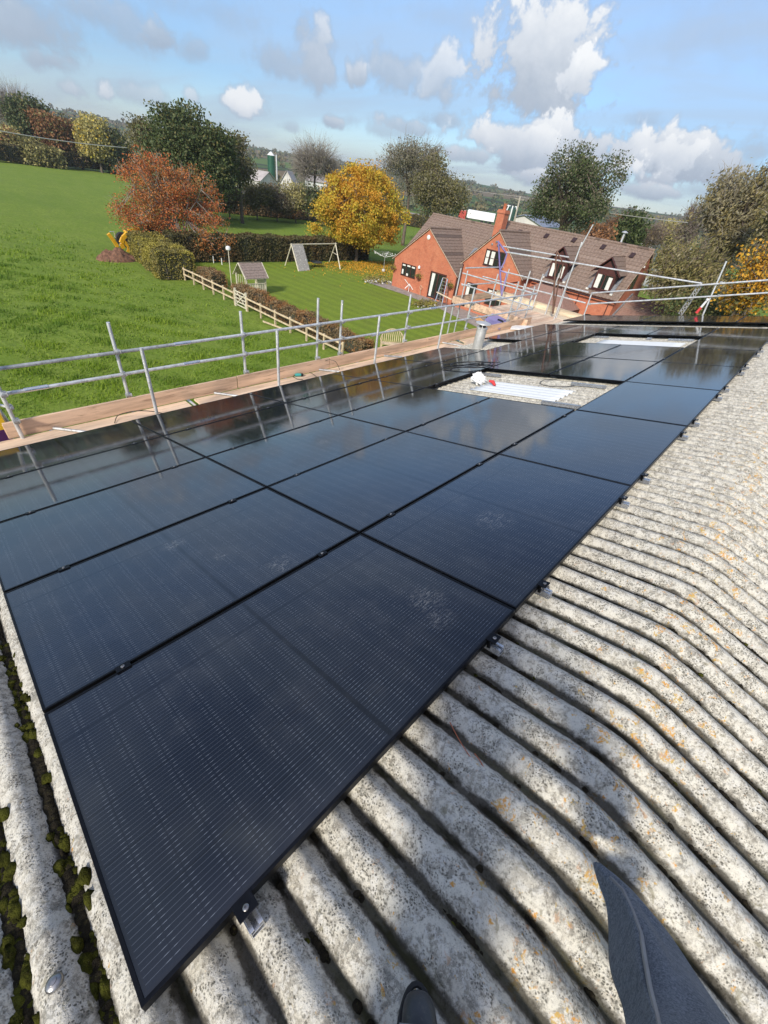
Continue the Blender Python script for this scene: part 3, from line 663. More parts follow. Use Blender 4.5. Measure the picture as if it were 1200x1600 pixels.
# moss cushions lodged in the troughs
def build_moss():
    V = []; F = []; MI = []
    ico = bmesh.new(); bmesh.ops.create_icosphere(ico, subdivisions=2, radius=1.0)
    iv = np.array([v.co for v in ico.verts]); iff = [[v.index for v in f.verts] for f in ico.faces]; ico.free()
    def clump(u, y, sx, sy, sz, mi=0, up=.15, rough=.12):
        n = len(V); z = float(roof_z(np.array(u), np.array(y)))
        d = rng.normal(0, rough, len(iv)) + 1
        P = iv * d[:, None] * np.array([sx, sy, sz]) + np.array([u, y, z + sz * up])
        V.extend(P.tolist()); F.extend([[a + n for a in f] for f in iff]); MI.extend([mi] * len(iff))
    for k in range(-16, 66):
        u = UV0 + P0 * k
        if u < U0 + 0.05 or u > 10.5: continue
        left = u < 0.05
        if left:
            # trough choked with moss and dirt
            for y in np.arange(-.1, 3.4, .028):
                w = .022 + .010 * math.sin(y * 9 + k) + .006 * math.sin(y * 23 + 2 * k)
                clump(u + rng.normal(0, .003), y, w * 1.05, .03, .016, 1, .3, .05)
                if math.sin(y * 5 + k * 1.7) + rng.normal(0, .6) > -.35:
                    for _ in range(4):
                        s_ = rng.uniform(.006, .018); clump(u + rng.normal(0, .011), y + rng.normal(0, .014), s_, s_ * rng.uniform(1, 2.2), s_ * .5, 0, 1.1, .22)
        n = rng.integers(12, 20)
        for _ in range(n):
            y0 = rng.uniform(-2.4, 0.2); ln = rng.choice([.012, .02, .03, .05, .09, .14], p=[.25, .2, .2, .15, .12, .08]); wd = rng.uniform(.014, .026)
            m = max(1, int(ln / .014))
            for q in range(m):
                e = math.sin(math.pi * (q + .8) / (m + .6)); clump(u + rng.normal(0, .0015), y0 + q * .014, wd * (.65 + .45 * e), .016, .013 + .007 * e, 1, .30, .05)
                if m > 3 and rng.random() < .55: s_ = rng.uniform(.005, .010); clump(u + rng.normal(0, .006), y0 + q * .014, s_, s_ * 1.3, s_ * .7, 0, 1.7, .10)
    o = from_pydata('moss', V, F, MATS['moss'], smooth=True, uv=False); o.data.materials.append(MATS['grime'])
    o.data.polygons.foreach_set('material_index', np.array(MI, dtype=np.int32)); tag(o, kind='stuff')
    o['label'] = 'olive and dark green moss cushions in the troughs of the barn roof'
build_moss()

# rooflight sheet in the first gap
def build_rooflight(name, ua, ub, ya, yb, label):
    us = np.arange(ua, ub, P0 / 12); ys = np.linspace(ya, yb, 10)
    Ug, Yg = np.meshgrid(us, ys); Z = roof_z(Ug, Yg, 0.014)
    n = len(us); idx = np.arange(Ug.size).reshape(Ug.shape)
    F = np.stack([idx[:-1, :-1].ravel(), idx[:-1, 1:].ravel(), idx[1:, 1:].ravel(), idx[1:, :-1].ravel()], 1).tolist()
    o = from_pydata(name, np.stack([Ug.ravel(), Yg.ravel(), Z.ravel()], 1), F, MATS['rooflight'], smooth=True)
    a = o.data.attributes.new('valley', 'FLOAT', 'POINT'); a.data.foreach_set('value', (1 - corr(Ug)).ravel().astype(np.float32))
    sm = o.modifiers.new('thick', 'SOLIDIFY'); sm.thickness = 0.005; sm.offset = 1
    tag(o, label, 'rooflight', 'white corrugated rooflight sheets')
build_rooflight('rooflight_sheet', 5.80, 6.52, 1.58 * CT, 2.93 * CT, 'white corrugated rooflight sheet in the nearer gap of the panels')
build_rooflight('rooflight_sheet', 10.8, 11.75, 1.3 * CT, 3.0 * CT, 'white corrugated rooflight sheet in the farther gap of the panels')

# ---------------------------------------------------------------- solar panels
PL, PW = 1.762, 1.140; PX, PY = 1.754, 1.122
def ring(mb, x0, y0, x1, y1, w, z0, z1):
    mb.box(x0, y0, z0, x1, y0 + w, z1); mb.box(x0, y1 - w, z0, x1, y1, z1)
    mb.box(x0, y0 + w, z0, x0 + w, y1 - w, z1); mb.box(x1 - w, y0 + w, z0, x1, y1 - w, z1)
def make_panel():
    root = empty('solar_panel', (0, 0, 0), rot=(-TH, 0, 0))
    f = MB(); ring(f, 0, 0, PX, PY, 0.011, -0.030, 0.0)
    fr = f.build('frame', MATS['frame'], root, bevel=0.0012)
    g = MB(); g.box(0.0112, 0.0112, -0.0085, PX - 0.0112, PY - 0.0112, -0.0022)
    g.build('cell_glass', MATS['cells'], root)
    k = MB(); k.box(0.0115, 0.0115, -0.012, PX - 0.0115, PY - 0.0115, -0.009); k.build('back_sheet', MATS['black_plastic'], root)
    return root
def add_clamps(root, end):
    for x in (0.26 if end else 0.30, 1.52 if end else 1.44):
        c = MB()
        if end:
            c.box(x - .028, -0.040, -0.002, x + .028, 0.010, 0.0035); c.box(x - .028, -0.016, -0.045, x + .028, -0.0005, -0.002)
        else: c.box(x - .030, -0.030, 0.0004, x + .030, 0.010, 0.0040)
        cl = c.build('clamp', MATS['frame'], root, bevel=0.001)
        b = MB(); b.lathe([(0.0085, 0.0), (0.0085, 0.004), (0.006, 0.006), (0.0035, 0.006), (0.003, 0.002)], (x, -0.010 if not end else -0.022, 0.0035), 12)
        b.build('bolt', MATS['steel_bolt'], cl, smooth=True)
proto = make_panel()
protoE = copy_tree(proto); add_clamps(protoE, True)
add_clamps(proto, False)
ordn = ['nearest', 'second', 'third', 'fourth', 'fifth', 'sixth', 'seventh', 'farthest']
rown = ['top row beside the ridge', 'second row from the ridge', 'middle row', 'fourth row down from the ridge', 'bottom row beside the scaffold boards']
used = {'a': False, 'b': False}
def put_panel(u, v, w, label, end, group):
    key = 'b' if end else 'a'; src = protoE if end else proto
    o = src if not used[key] else copy_tree(src)
    used[key] = True
    o.name = 'solar_panel'
    j = lambda s: float(rng.normal(0, s))
    o.location = rw(u, v, w); o.rotation_euler = (-TH + j(0.0012), j(0.0010), j(0.0008))
    o['label'] = label; o['category'] = 'solar panel'; o['group'] = group
missing = {(3, 1), (3, 2), (6, 1), (6, 2), (5, 4)}
for j in range(5):
    for i in range(8):
        if (i, j) in missing: continue
        put_panel(i * PL, j * PW, 0.0, 'black solar panel, %s from the camera end, in the %s' % (ordn[i], rown[j]), j == 0 or (i, j - 1) in missing, 'black solar panels of the main array')
for j in range(5):
    v = 0.10 + (j - 0.25) * PW
    put_panel(15.10, v, 0.03, 'black solar panel in the separate far column, %s counted from the ridge' % ['first', 'second', 'third', 'fourth', 'fifth'][j], False, 'black solar panels beyond the roof strip')

# short aluminium mounting rails under the array edges
def make_rail(L=0.10):
    m = MB()
    M = lambda x, y, z: (x, y, z)
    t = 0.003; w = 0.040; h = 0.036
    m.box(-w / 2, 0, 0, w / 2, L, t); m.box(-w / 2, 0, t, -w / 2 + t, L, h); m.box(w / 2 - t, 0, t, w / 2, L, h)
    m.box(-w / 2 + t, 0, h - t, -0.007, L, h); m.box(0.007, 0, h - t, w / 2 - t, L, h); m.box(-w / 2 + t, 0, h * .5, w / 2 - t, L, h * .5 + t)
    o = m.build('mounting_rail', MATS['alu'], None, bevel=0.0006); o.rotation_euler = (-TH, 0, 0)
    return o
rail0 = make_rail(); first = True
for i in range(8):
    for x in (0.26, 1.52):
        o = rail0 if first else rail0.copy()
        if not first: COL.objects.link(o)
        first = False
        o.location = rw(i * PL + x, -0.062, -0.070)
        tag(o, 'stub of silver mounting rail under the ridge-side edge of the %s panel, its %s clamp' % (ordn[i], 'nearer' if x < 1 else 'farther'), 'mounting rail', 'mounting rail stubs along the top edge')
railL = None
k = 0
for (u, v, lab) in [(5.62, 1.2, 'long silver rail on the ridge side of the nearer gap, towards the camera'), (6.82, 1.30, 'long silver rail along the far edge of the nearer gap'), (6.82, 3.0, 'silver rail beside the plastic bag in the nearer gap'),
                    (12.1, 1.25, 'white silver rail at the ridge end of the farther gap'), (12.1, 3.05, 'white silver rail at the eaves end of the farther gap'), (12.15, 2.1, 'silver rail stub at the middle of the far edge of the farther gap')]:
    m = MB(); L = 0.5 if u < 12.12 else 0.1
    m.box(-.02, 0, 0, .02, L, .003); m.box(-.02, 0, .003, -.017, L, .04); m.box(.017, 0, .003, .02, L, .04); m.box(-.017, 0, .037, -.007, L, .04); m.box(.007, 0, .037, .017, L, .04)
    o = m.build('mounting_rail', MATS['alu'], None); o.rotation_euler = (-TH, 0, 0); o.location = rw(u, v, -0.082)
    tag(o, lab, 'mounting rail', 'long mounting rails in the gaps')

# ---------------------------------------------------------------- scaffold
DZ = -1.78; YO = 6.5
def coupler(p, r=0.034):
    m = MB(); p = Vector(p)
    m.tube([p + Vector((-.035, 0, 0)), p + Vector((.035, 0, 0))], r, 10); m.tube([p + Vector((0, 0.01, -.035)), p + Vector((0, 0.01, .035))], r, 10)
    m.box(p.x - .022, p.y - .06, p.z + .012, p.x + .022, p.y - .02, p.z + .03); m.tube([p + Vector((.03, -.055, .0)), p + Vector((.03, -.055, .045))], .009, 6)
    return m
def build_scaffold():
    sc = empty('scaffold', (0.7, 6.1, GZ), 'galvanised tube scaffold with wooden boards along the eaves and far end of the barn', 'scaffold')
    L = sc.location
    def part(name, m, mat, smooth=False, bevel=0.0):
        m.v = [(x - L.x, y - L.y, z - L.z) for x, y, z in m.v]
        return m.build(name, MATS[mat], sc, smooth=smooth, bevel=bevel)
    def tube(name, a, b, mat='galv', r=0.0242, n=12, extra=None):
        m = MB(); pts = [Vector(a), Vector(b)]
        if extra: pts = [Vector(a)] + [Vector(e) for e in extra] + [Vector(b)]
        m.tube(pts, r, n); return part(name, m, mat, True)
    def cpl(p): part('coupler', coupler(p), 'galv_dull', True)
    # outer standards
    for px, top in ((2.09, -.47), (4.11, -.49), (5.77, -.39), (6.39, -.47), (8.52, -.48), (11.2, -.45), (13.6, -.40)):
        tube('standard', (px + .0, YO + .03, GZ if px not in (5.77,) else -2.1), (px, YO + .03, top))
        cpl((px, YO - .02, -.86)); cpl((px, YO - .02, -1.19)); cpl((px, YO + .02, -1.53))
    # ledgers (guard rails) with sleeves
    tube('guard_rail', (-.9, YO - .025, -.87), (3.05, YO - .025, -.86), 'galv_dull'); tube('guard_rail', (3.0, YO - .025, -.86), (15.0, YO - .025, -.80))
    tube('guard_rail', (-.9, YO - .025, -1.18), (3.1, YO - .025, -1.185)); tube('guard_rail', (3.05, YO - .025, -1.185), (15.0, YO - .025, -1.27))
    for x, z in ((3.03, -.86), (3.12, -1.186), (1.02, -1.18), (7.6, -.845), (7.4, -1.24), (9.4, -.83)):
        tube('sleeve', (x - .13, YO - .025, z), (x + .13, YO - .025, z), 'alu', 0.0295)
    # inner standards, shorter, standing between boards and panels
    for px in (2.22, 4.37, 6.82, 9.07):
        tube('standard', (px, 5.86, GZ), (px, 5.86, -.625), r=0.0242)
    # toe boards and deck boards
    segs = [(0.52, 3.88), (3.90, 6.05), (6.07, 9.35), (9.37, 12.6), (12.62, 15.2)]
    for a, b in segs:
        part('toe_board', MB().box(a, YO - .045, DZ + .004, b, YO - .007, DZ + .225 + (.004 if a > 3 else 0)), 'board', bevel=.003)
    for k, (a, b) in enumerate([(-.6, 2.9), (2.91, 6.8), (6.81, 10.7), (10.71, 14.6), (14.61, 17.2)]):
        for q in range(3):
            dx = 0.07 * ((q * 7 + k * 3) % 5)
            part('deck_board', MB().box(a + (dx if k else 0), 5.71 + q * .2475, DZ - .038 + .001 * q, b, 5.71 + q * .2475 + .242, DZ), 'board_edge', bevel=.003)
    for x in (-.2, 1.0, 3.0, 5.0, 7.0, 9.0, 11.0, 13.0):
        tube('transom', (x, 5.5, DZ - .065), (x, 6.75, DZ - .065))
    # near corner: standard with swivels and a stub of brace
    p = atz(38, 684, DZ); t = aty(0, 596, p[1])
    tube('standard', (p[0], p[1], GZ), (p[0] - .02, p[1], -.62)); cpl((p[0], p[1] - .03, -1.15)); cpl((p[0], p[1] - .03, -1.52)); cpl((p[0] - .0, p[1] + .05, -1.36))
    tube('brace', (p[0] - .16, p[1] + .30, -1.10), (p[0] - .02, p[1] + .30, -2.0)); tube('transom', (p[0] - .12, p[1] + .3, -1.38), (p[0] + .02, p[1] - .02, -1.34), r=.018)
    part('toe_board', MB().box(p[0] - .10, YO - .04, DZ + .004, .515, YO - .005, DZ + .20), 'board', bevel=.003)
    # guard rail along the near verge (out of the picture, parallel with the slope)
    # loading bay beyond the eaves
    X1, X2, Y1, Y2 = 15.0, 17.35, 6.5, 9.4
    for q in range(12):
        y = Y1 - .75 + q * .232 + .01
        part('deck_board', MB().box(X1 - .35, y + .0, DZ - .042, X2 + .25, y + .224, DZ - .003 - .001 * (q % 2)), 'board_edge' if q % 3 else 'board', bevel=.003)
    for q in range(12):
        y = 1.5 + q * .32; z = base_wz(np.array(y)) - .25
    part('toe_board', MB().box(X1 - .4, Y1 - .2, DZ + .0, X1 - .36, Y2 + .1, DZ + .225), 'board', bevel=.003)
    part('toe_board', MB().box(X1 - .35, Y2 + .06, DZ + .0, X2 + .2, Y2 + .10, DZ + .225), 'board', bevel=.003)
    for q in range(3):
        part('deck_board', MB().box(X2 + .03 + q * .232, 4.6, DZ - .034, X2 + .255 + q * .232, Y2 + .5, DZ + .002), 'board_pale', bevel=.003)
    part('toe_board', MB().box(X2 + .74, 4.4, DZ, X2 + .78, Y2 + .3, DZ + .225), 'board_pale', bevel=.003)
    # rails of the bay, near side and far side
    tube('guard_rail', (X1, Y2 + .15, -.82), (X1, 6.45, -.82)); tube('guard_rail', (X1, Y2 + .1, -1.17), (X1, 6.45, -1.22))
    tube('guard_rail', (X2, 9.4, -.76), (X2, 5.66, -.70)); tube('guard_rail', (X2, 10.1, -1.12), (X2, 5.62, -1.04))
    tube('guard_rail', (X1 - .1, Y2, -.62), (X2 + .2, Y2, -.64)); tube('guard_rail', (X1 - .1, Y2, -1.18), (X2 + .2, Y2, -1.2))
    tube('standard', (X1, 9.36, GZ), (X1, 9.36, -.70)); tube('standard', (X1 - .06, 9.62, GZ), (X1 - .06, 9.62, -.95)); tube('standard', (X1 + .12, 9.75, GZ), (X1 + .12, 9.75, -.70))
    for y in (8.1, 7.0, 6.62):
        tube('standard', (X1, y, GZ), (X1, y, -.55 if y > 8 else -.62)); cpl((X1, y - .02, -.82))
    tube('standard', (X2, 9.0, GZ), (X2, 9.0, -.62)); tube('standard', (X2 - .2, 8.0, GZ), (X2 - .2, 8.0, -.48))
    tube('standard', (X2, 7.55, GZ), (X2, 7.55, -.50)); tube('standard', (X2, 6.95, -2.5), (X2, 6.95, -.36)); tube('standard', (X2, 6.45, -2.5), (X2, 6.52, -.62))
    tube('standard', (X2 - .3, 6.42, GZ), (X2 - .3, 6.42, 0.70), r=.0242); tube('standard', (X2 - .30, 6.40, .55), (X2 - .30, 6.26, 1.22), r=.020)
    # far gable end: rails climbing with the roof, posts, long top rail and latticed brace
    def g(px, py, dx=0.0):
        q = atx(px, py, X2 + dx); return (q[0], q[1], q[2])
    tube('guard_rail', g(925, 458), g(1290, 431)); tube('guard_rail', g(920, 475), g(1290, 452))
    tube('standard', g(925, 457), (g(912, 500)[0], g(912, 500)[1], -2.6), extra=None); cpl(g(925, 459)); cpl(g(922, 475))
    tube('standard', g(1135, 408, .06), (g(1113, 500)[0] + .06, g(1113, 500)[1], -3.2)); cpl(g(1127, 442)); cpl(g(1123, 462))
    tube('guard_rail', g(793, 394, -.12), g(1097, 443, .05), r=.0242)
    a = Vector(g(1096, 443, .1)); b = Vector(g(1062, 492, .3)); m = MB()
    off = Vector((0, .05, .03))
    m.tube([a + off, b + off], .018, 8); m.tube([a - off, b - off], .018, 8)
    for k in range(9):
        t0 = k / 9; t1 = (k + .5) / 9; t2 = (k + 1) / 9
        m.tube([a.lerp(b, t0) + off, a.lerp(b, t1) - off], .009, 6); m.tube([a.lerp(b, t1) - off, a.lerp(b, t2) + off], .009, 6)
    part('lattice_brace', m, 'galv_dull', True)
    for y in (1.5, 3.6):
        z = float(base_wz(np.array(y))) - .4
        part('deck_board', MB().box(X2 - .02, y - 1.0, z - .04, X2 + .6, y + 1.0, z), 'board_edge')
    return sc
build_scaffold()

def thing_mb(name, mb, mat, label, cat, group=None, smooth=False, bevel=0.0):
    o = mb.build(name, MATS[mat], None, smooth=smooth, bevel=bevel); return tag(o, label, cat, group)

# loose tubes lying on the deck boards
for k, (a, b, lab) in enumerate([((84, 669), (150, 677), 'pale tube lying on the boards, nearest to the camera'), ((335, 614), (372, 619), 'pale tube lying on the boards below the guard rail sleeve'),
                                 ((495, 577), (530, 581), 'short tube lying on the boards left of the twin posts'), ((600, 556), (628, 558), 'short tube lying on the boards near the arched bench'), ((690, 535), (736, 543), 'tube lying on the boards just before the flue')]):
    p, q = atz(*a, DZ + .022), atz(*b, DZ + .022)
    thing_mb('scaffold_tube', MB().tube([p, q], .0215, 10), 'galv_dull', lab, 'tube', 'tubes lying on the boards', True)
# pallet gate: two side frames and bars
def build_gate():
    e = empty('loading_gate', (17.2, 8.3, DZ), 'blue-purple and brown tipping safety gate on the scaffold loading bay', 'loading gate')
    L = e.location
    def part(n, pts, mat, r=.026):
        m = MB().tube([Vector(p) - L for p in pts], r, 8); m.build(n, MATS[mat], e, smooth=True)
    X = 17.2
    w = lambda px, py: tuple(atx(px, py, X))
    part('side_frame', [w(779, 378), w(781, 420), w(784, 462)], 'purple', .034); part('side_frame', [w(778, 377), w(792, 397)], 'purple', .034)
    part('side_frame', [w(792, 397), w(788, 410), w(782, 421)], 'lilac', .030); part('side_frame', [w(782, 423), w(792, 427), w(784, 460)], 'lilac', .030)
    part('side_frame', [w(870, 394), w(867, 430), w(864, 490)], 'rust', .034); part('side_frame', [w(870, 392), w(879, 410)], 'rust', .030)
    part('side_frame', [w(880, 412), w(873, 440), w(864, 490)], 'rust', .026)
    part('cross_bar', [w(786, 385), w(889, 402)], 'galv', .0242); part('cross_bar', [w(791, 394), w(903, 412)], 'galv', .0242)
build_gate()
# banner and bits on the bay
def flat_board(name, pix, z, mat, label, cat, th=.006, parts=()):
    pts = [atz(px, py, z) for px, py in pix]; c = sum(pts) / len(pts)
    m = MB(); n = len(pts)
    m.add([tuple(p) for p in pts] + [(p[0], p[1], p[2] + th) for p in pts], [tuple(range(n)), tuple(range(n, 2 * n))] + [(i, (i + 1) % n, n + (i + 1) % n, n + i) for i in range(n)])
    return thing_mb(name, m, mat, label, cat)
bn = flat_board('tarpaulin', [(757, 500), (770, 489), (796, 502), (780, 515)], -1.70, 'lilac', 'lilac tarpaulin with an orange edge lying on the loading bay boards', 'tarpaulin')
m = MB(); pp = [atz(px, py, -1.69) for px, py in [(741, 497), (746, 493), (763, 508), (758, 513)]]; m.add([tuple(p) for p in pp] + [(p[0], p[1], p[2] + .006) for p in pp], [(0, 1, 2, 3), (4, 5, 6, 7), (0, 1, 5, 4), (1, 2, 6, 5), (2, 3, 7, 6), (3, 0, 4, 7)])
m.build('edge_strip', MATS['sign_orange'], bn)
q = [atz(px, py, DZ + .03) for px, py in [(797, 515), (800, 510), (834, 511), (818, 516)]]
m = MB(); m.add([tuple(p) for p in q] + [(p[0], p[1], p[2] + .04) for p in q], [(0, 1, 2, 3), (4, 5, 6, 7), (0, 1, 5, 4), (1, 2, 6, 5), (2, 3, 7, 6), (3, 0, 4, 7)])
thing_mb('packaging_sheet', m, 'white', 'pale flat packaging sheet on the boards behind the panels', 'packaging')
p = atz(783, 505, DZ + .05); m = MB()
m.bar(p + np.array([-.35, .0, 0]), p + np.array([.35, .05, .02]), .05, .04); m.tube([p + np.array([-.2, -.25, 0]), p + np.array([0.05, 0, .06]), p + np.array([.25, .25, .02])], .03, 8); m.tube([p + np.array([0, -.15, 0.02]), p + np.array([0.1, .2, .05])], .03, 8)
thing_mb('harness', m, 'cable', 'black strap and fittings heaped on the loading bay boards', 'harness')
m = MB(); p = atz(735, 478, DZ + .05); m.bar(p + np.array([-.2, .3, 0]), p + np.array([.2, -.3, .0]), .14, .07); m.bar(p + np.array([-.1, .25, .08]), p + np.array([.3, -.2, .08]), .08, .05)
thing_mb('tool_case', m, 'cable', 'black tool case on the near corner of the loading bay', 'tool case')

# company sign hung on the near corner of the scaffold
def build_sign():
    e = empty('scaffold_sign', (0.1, 6.62, -1.2), 'yellow and purple scaffold sign hung on the near corner post', 'sign')
    L = e.location; Y = 6.62
    r = aty(5, 655, Y)[0]
    a = aty(4, 640, Y)[2]; b = aty(2, 672, Y)[2]; c = aty(3, 686, Y)[2]
    x0, x1 = r - .62, r
    def bx(n, z0, z1, mat, y0=Y, y1=Y + .012, xa=x0, xb=x1):
        m = MB().box(xa - L.x, y0 - L.y, z0 - L.z, xb - L.x, y1 - L.y, z1 - L.z); return m.build(n, MATS[mat], e)
    bx('panel', b - .0, a + .05, 'sign_yellow'); bx('panel', b - .22, b - .001, 'sign_purple'); bx('border', b - .25, b - .2205, 'sign_yellow')
    bx('frame', b - .25, a + .05, 'alu', xa=x1 + .001, xb=x1 + .012)
build_sign()

# flue, cables, bag in the gap
fb = rw(*[9.45, 5.18], -0.12)
def build_flue():
    e = empty('flue_pipe', fb, 'pale metal flue pipe with a round cap rising between the bottom panels', 'flue')
    m = MB().lathe([(.118, -.1), (.118, .50), (.112, .505), (.112, .53), (.105, .535)], (0, 0, 0), 28); m.build('pipe', MATS['flue'], e, True)
    m = MB().lathe([(.128, .0), (.128, .03), (.119, .032)], (0, 0, .50), 28); m.build('band', MATS['galv'], e, True)
    m = MB().lathe([(.085, .535), (.085, .60)], (0, 0, 0), 20); m.build('collar', MATS['black_plastic'], e, True)
    for k in range(6):
        t = k * math.pi / 3; m = MB().box(-.008, .09, .53, .008, .094, .61, M=Matrix.Rotation(t, 4, 'Z')); m.build('strut', MATS['galv'], e)
    m = MB().lathe([(.04, .602), (.165, .605), (.178, .615), (.172, .628), (.10, .645), (.02, .652)], (0, 0, 0), 28); m.build('cap', MATS['flue'], e, True)
build_flue()
def loop(name, pts, r, label, cat, mat='cable'):
    P = [Vector(p) for p in pts]; out = []
    n = len(P)
    for i in range(n - 1):
        p0 = P[max(i - 1, 0)]; p1 = P[i]; p2 = P[i + 1]; p3 = P[min(i + 2, n - 1)]
        for t in np.linspace(0, 1, 8, endpoint=False):
            out.append(0.5 * ((2 * p1) + (p2 - p0) * t + (2 * p0 - 5 * p1 + 4 * p2 - p3) * t * t + (3 * p1 - p0 - 3 * p2 + p3) * t ** 3))
    out.append(P[-1])
    return thing_mb(name, MB().tube(out, r, 6), mat, label, cat, smooth=True)
cp = [(6.6, 3.86), (6.64, 4.12), (6.95, 4.2), (7.35, 3.9), (7.4, 3.5), (7.05, 3.38), (6.78, 3.55), (6.72, 3.95), (7.0, 4.08), (7.28, 3.8), (7.22, 3.45), (6.95, 3.42), (6.85, 3.7), (7.1, 3.6), (7.3, 3.3)]
loop('cable', [rw(u, v, .012 + .004 * i) for i, (u, v) in enumerate(cp)], .008, 'coil of black cable lying on the panels at the corner of the nearer gap', 'cable')
p = [atz(179, 661, DZ + .01), atz(184, 652, DZ + .03) + np.array([0, 0, .02]), atz(196, 645, DZ + .15), atz(215, 642, DZ + .20), atz(240, 643, DZ + .16), atz(262, 648, DZ + .04)]
loop('cable', p, .006, 'thin dark cable looping over the deck boards beside the near posts', 'cable')
p = [atz(498, 575, DZ + .01), atz(510, 563, DZ + .2), atz(524, 565, DZ + .22), atz(531, 578, DZ + .02)]
loop('cable', p, .005, 'thin cable arching over the toe board beyond the twin posts', 'cable')
p = atz(465, 586, DZ + .03); e = empty('extension_plug', p, 'teal and black cable connector lying on the deck boards', 'connector')
MB().tube([(-.05, .02, 0), (0, 0, .005), (.06, -.03, .005)], [.028, .033, .026], 10).build('socket', MATS['teal'], e, True)
MB().tube([(.06, -.03, .005), (.10, -.05, 0)], [.034, .03], 10).build('plug', MATS['cable'], e, True)
MB().tube([(-.05, .02, 0), (-.12, .0, -.01), (-.10, -.12, -.02), (-.02, -.2, -.02)], .006, 6).build('lead', MATS['cable'], e, True)
p = [atz(472, 584, DZ + .01), atz(484, 582, DZ + .01), atz(495, 589, DZ + .01)]
loop('cable', p, .005, 'thin cable trailing away from the teal connector', 'cable')
# wire loop on bare sheets
p = [rw(7.0, 2.1, -.06), rw(6.85, 2.25, -.06), rw(6.62, 2.2, -.07), rw(6.55, 1.95, -.07), rw(6.7, 1.7, -.065)]
loop('cable', p, .005, 'thin black wire curling on the bare sheets by the far edge of the nearer gap', 'cable')
# thin bent wire on the near sheets
p = [rw(*t, -.082) for t in [(1.10, -.08), (1.06, -.16), (1.03, -.24), (1.015, -.28), (1.03, -.285), (1.05, -.25), (1.06, -.22)]]
loop('wire_clip', p, .0018, 'thin bent copper wire lying on a corrugation near the second mounting rail', 'wire', 'terracotta')
def build_bag():
    bm = bmesh.new(); bmesh.ops.create_icosphere(bm, subdivisions=4, radius=1)
    for v in bm.verts:
        c = v.co.copy(); n = math.sin(c.x * 5 + c.z * 3) * .16 + math.sin(c.y * 9 - c.z * 4) * .12 + math.sin(c.z * 14 + c.x * 7) * .08 + random.gauss(0, .02)
        s = 1 + n; k = 1 - .45 * max(0, c.z)
        n2 = math.sin(c.x * 17 + c.y * 11) * .10 + math.sin(c.y * 19 - c.z * 15) * .10; s += n2
        v.co = Vector((c.x * .10 * s * k, c.y * .11 * s * k, (c.z * .085 + .01) * (1 + .8 * n + n2)))
    me = bpy.data.meshes.new('plastic_bag'); bm.to_mesh(me); bm.free(); me.materials.append(MATS['white'])
    o = bpy.data.objects.new('plastic_bag', me); COL.objects.link(o); o.location = rw(6.2, 3.05, .0)
    tag(o, 'crumpled white plastic bag on the bare sheets in the nearer gap', 'bag')
    p = rw(6.15, 2.72, -.06); m = MB().tube([p, p + Vector((.02, .06, .03)), p + Vector((.0, .12, .03))], [.02, .03, .016], 8)
    thing_mb('glove', m, 'red', 'small red fitting beside the plastic bag', 'fitting', smooth=True)
build_bag()
# red and white wrapped post end standing beyond the far panels
p = atx(1105, 469, 17.2); q = atx(1088, 489, 17.2); e = empty('barrier_post', q, 'white and red post end leaning at the far gable, before the trees', 'post')
MB().tube([(0, 0, 0), (p - q) * .45], [.045, .035], 10).build('red_part', MATS['red'], e, True)
MB().tube([(p - q) * .451, (p - q) * .93], [.035, .03], 10).build('white_part', MATS['white'], e, True)
MB().lathe([(.02, -.03), (.045, 0), (.045, .03), (.01, .05)], (p - q), 12).build('knob', MATS['white'], e, True)

# ---------------------------------------------------------------- house
HX = 37.9
def tiled(mb, e0, e1, r0, r1, course=0.33, tw=0.30, lift=0.028, wave=0.022, thick=0.05):
    """tiled slope between eave line e0-e1 and ridge line r0-r1: stepped courses of waved tiles"""
    e0, e1, r0, r1 = map(Vector, (e0, e1, r0, r1))
    n = ((e1 - e0).cross(r0 - e0)).normalized()
    if n.z < 0: n = -n
    rows = max(2, int(((r0 - e0).length) / course)); cols = max(2, int((e1 - e0).length / tw)) * 4
    for j in range(rows):
        a0 = e0.lerp(r0, j / rows); a1 = e1.lerp(r1, j / rows); b0 = e0.lerp(r0, (j + 1.12) / rows); b1 = e1.lerp(r1, (j + 1.12) / rows)
        base = len(mb.v)
        jz = random.uniform(-.004, .004)
        for i in range(cols + 1):
            t = i / cols; wv = wave * (0.5 + 0.5 * math.cos(i * math.pi / 2)) if wave else 0
            A = a0.lerp(a1, t) + n * (lift + wv + jz); B = b0.lerp(b1, t) + n * (wv)
            mb.v += [tuple(A - n * lift * 1.2), tuple(A), tuple(B)]
        for i in range(cols):
            k = base + 3 * i
            mb.f += [(k, k + 3, k + 4, k + 1), (k + 1, k + 4, k + 5, k + 2)]
def ridge_caps(mb, a, b, r=0.11):
    a, b = Vector(a), Vector(b); n = max(1, int((b - a).length / .45))
    for k in range(n):
        p, q = a.lerp(b, k / n), a.lerp(b, (k + 1.04) / n); mb.tube([p, q], [r, r * .94], 8, cap=True)
class House:
    def __init__(s, name, loc, label, cat):
        s.e = empty(name, loc, label, cat); s.L = Vector(loc)
    def part(s, name, m, mat, parent=None, smooth=False, fix=True, label=None, bevel=0.0):
        m.v = [(x - s.L.x, y - s.L.y, z - s.L.z) for x, y, z in m.v]
        return m.build(name, MATS[mat] if isinstance(mat, str) else mat, parent or s.e, smooth=smooth, fix=fix, label=label, bevel=bevel)
def Z(h): return GZ + h
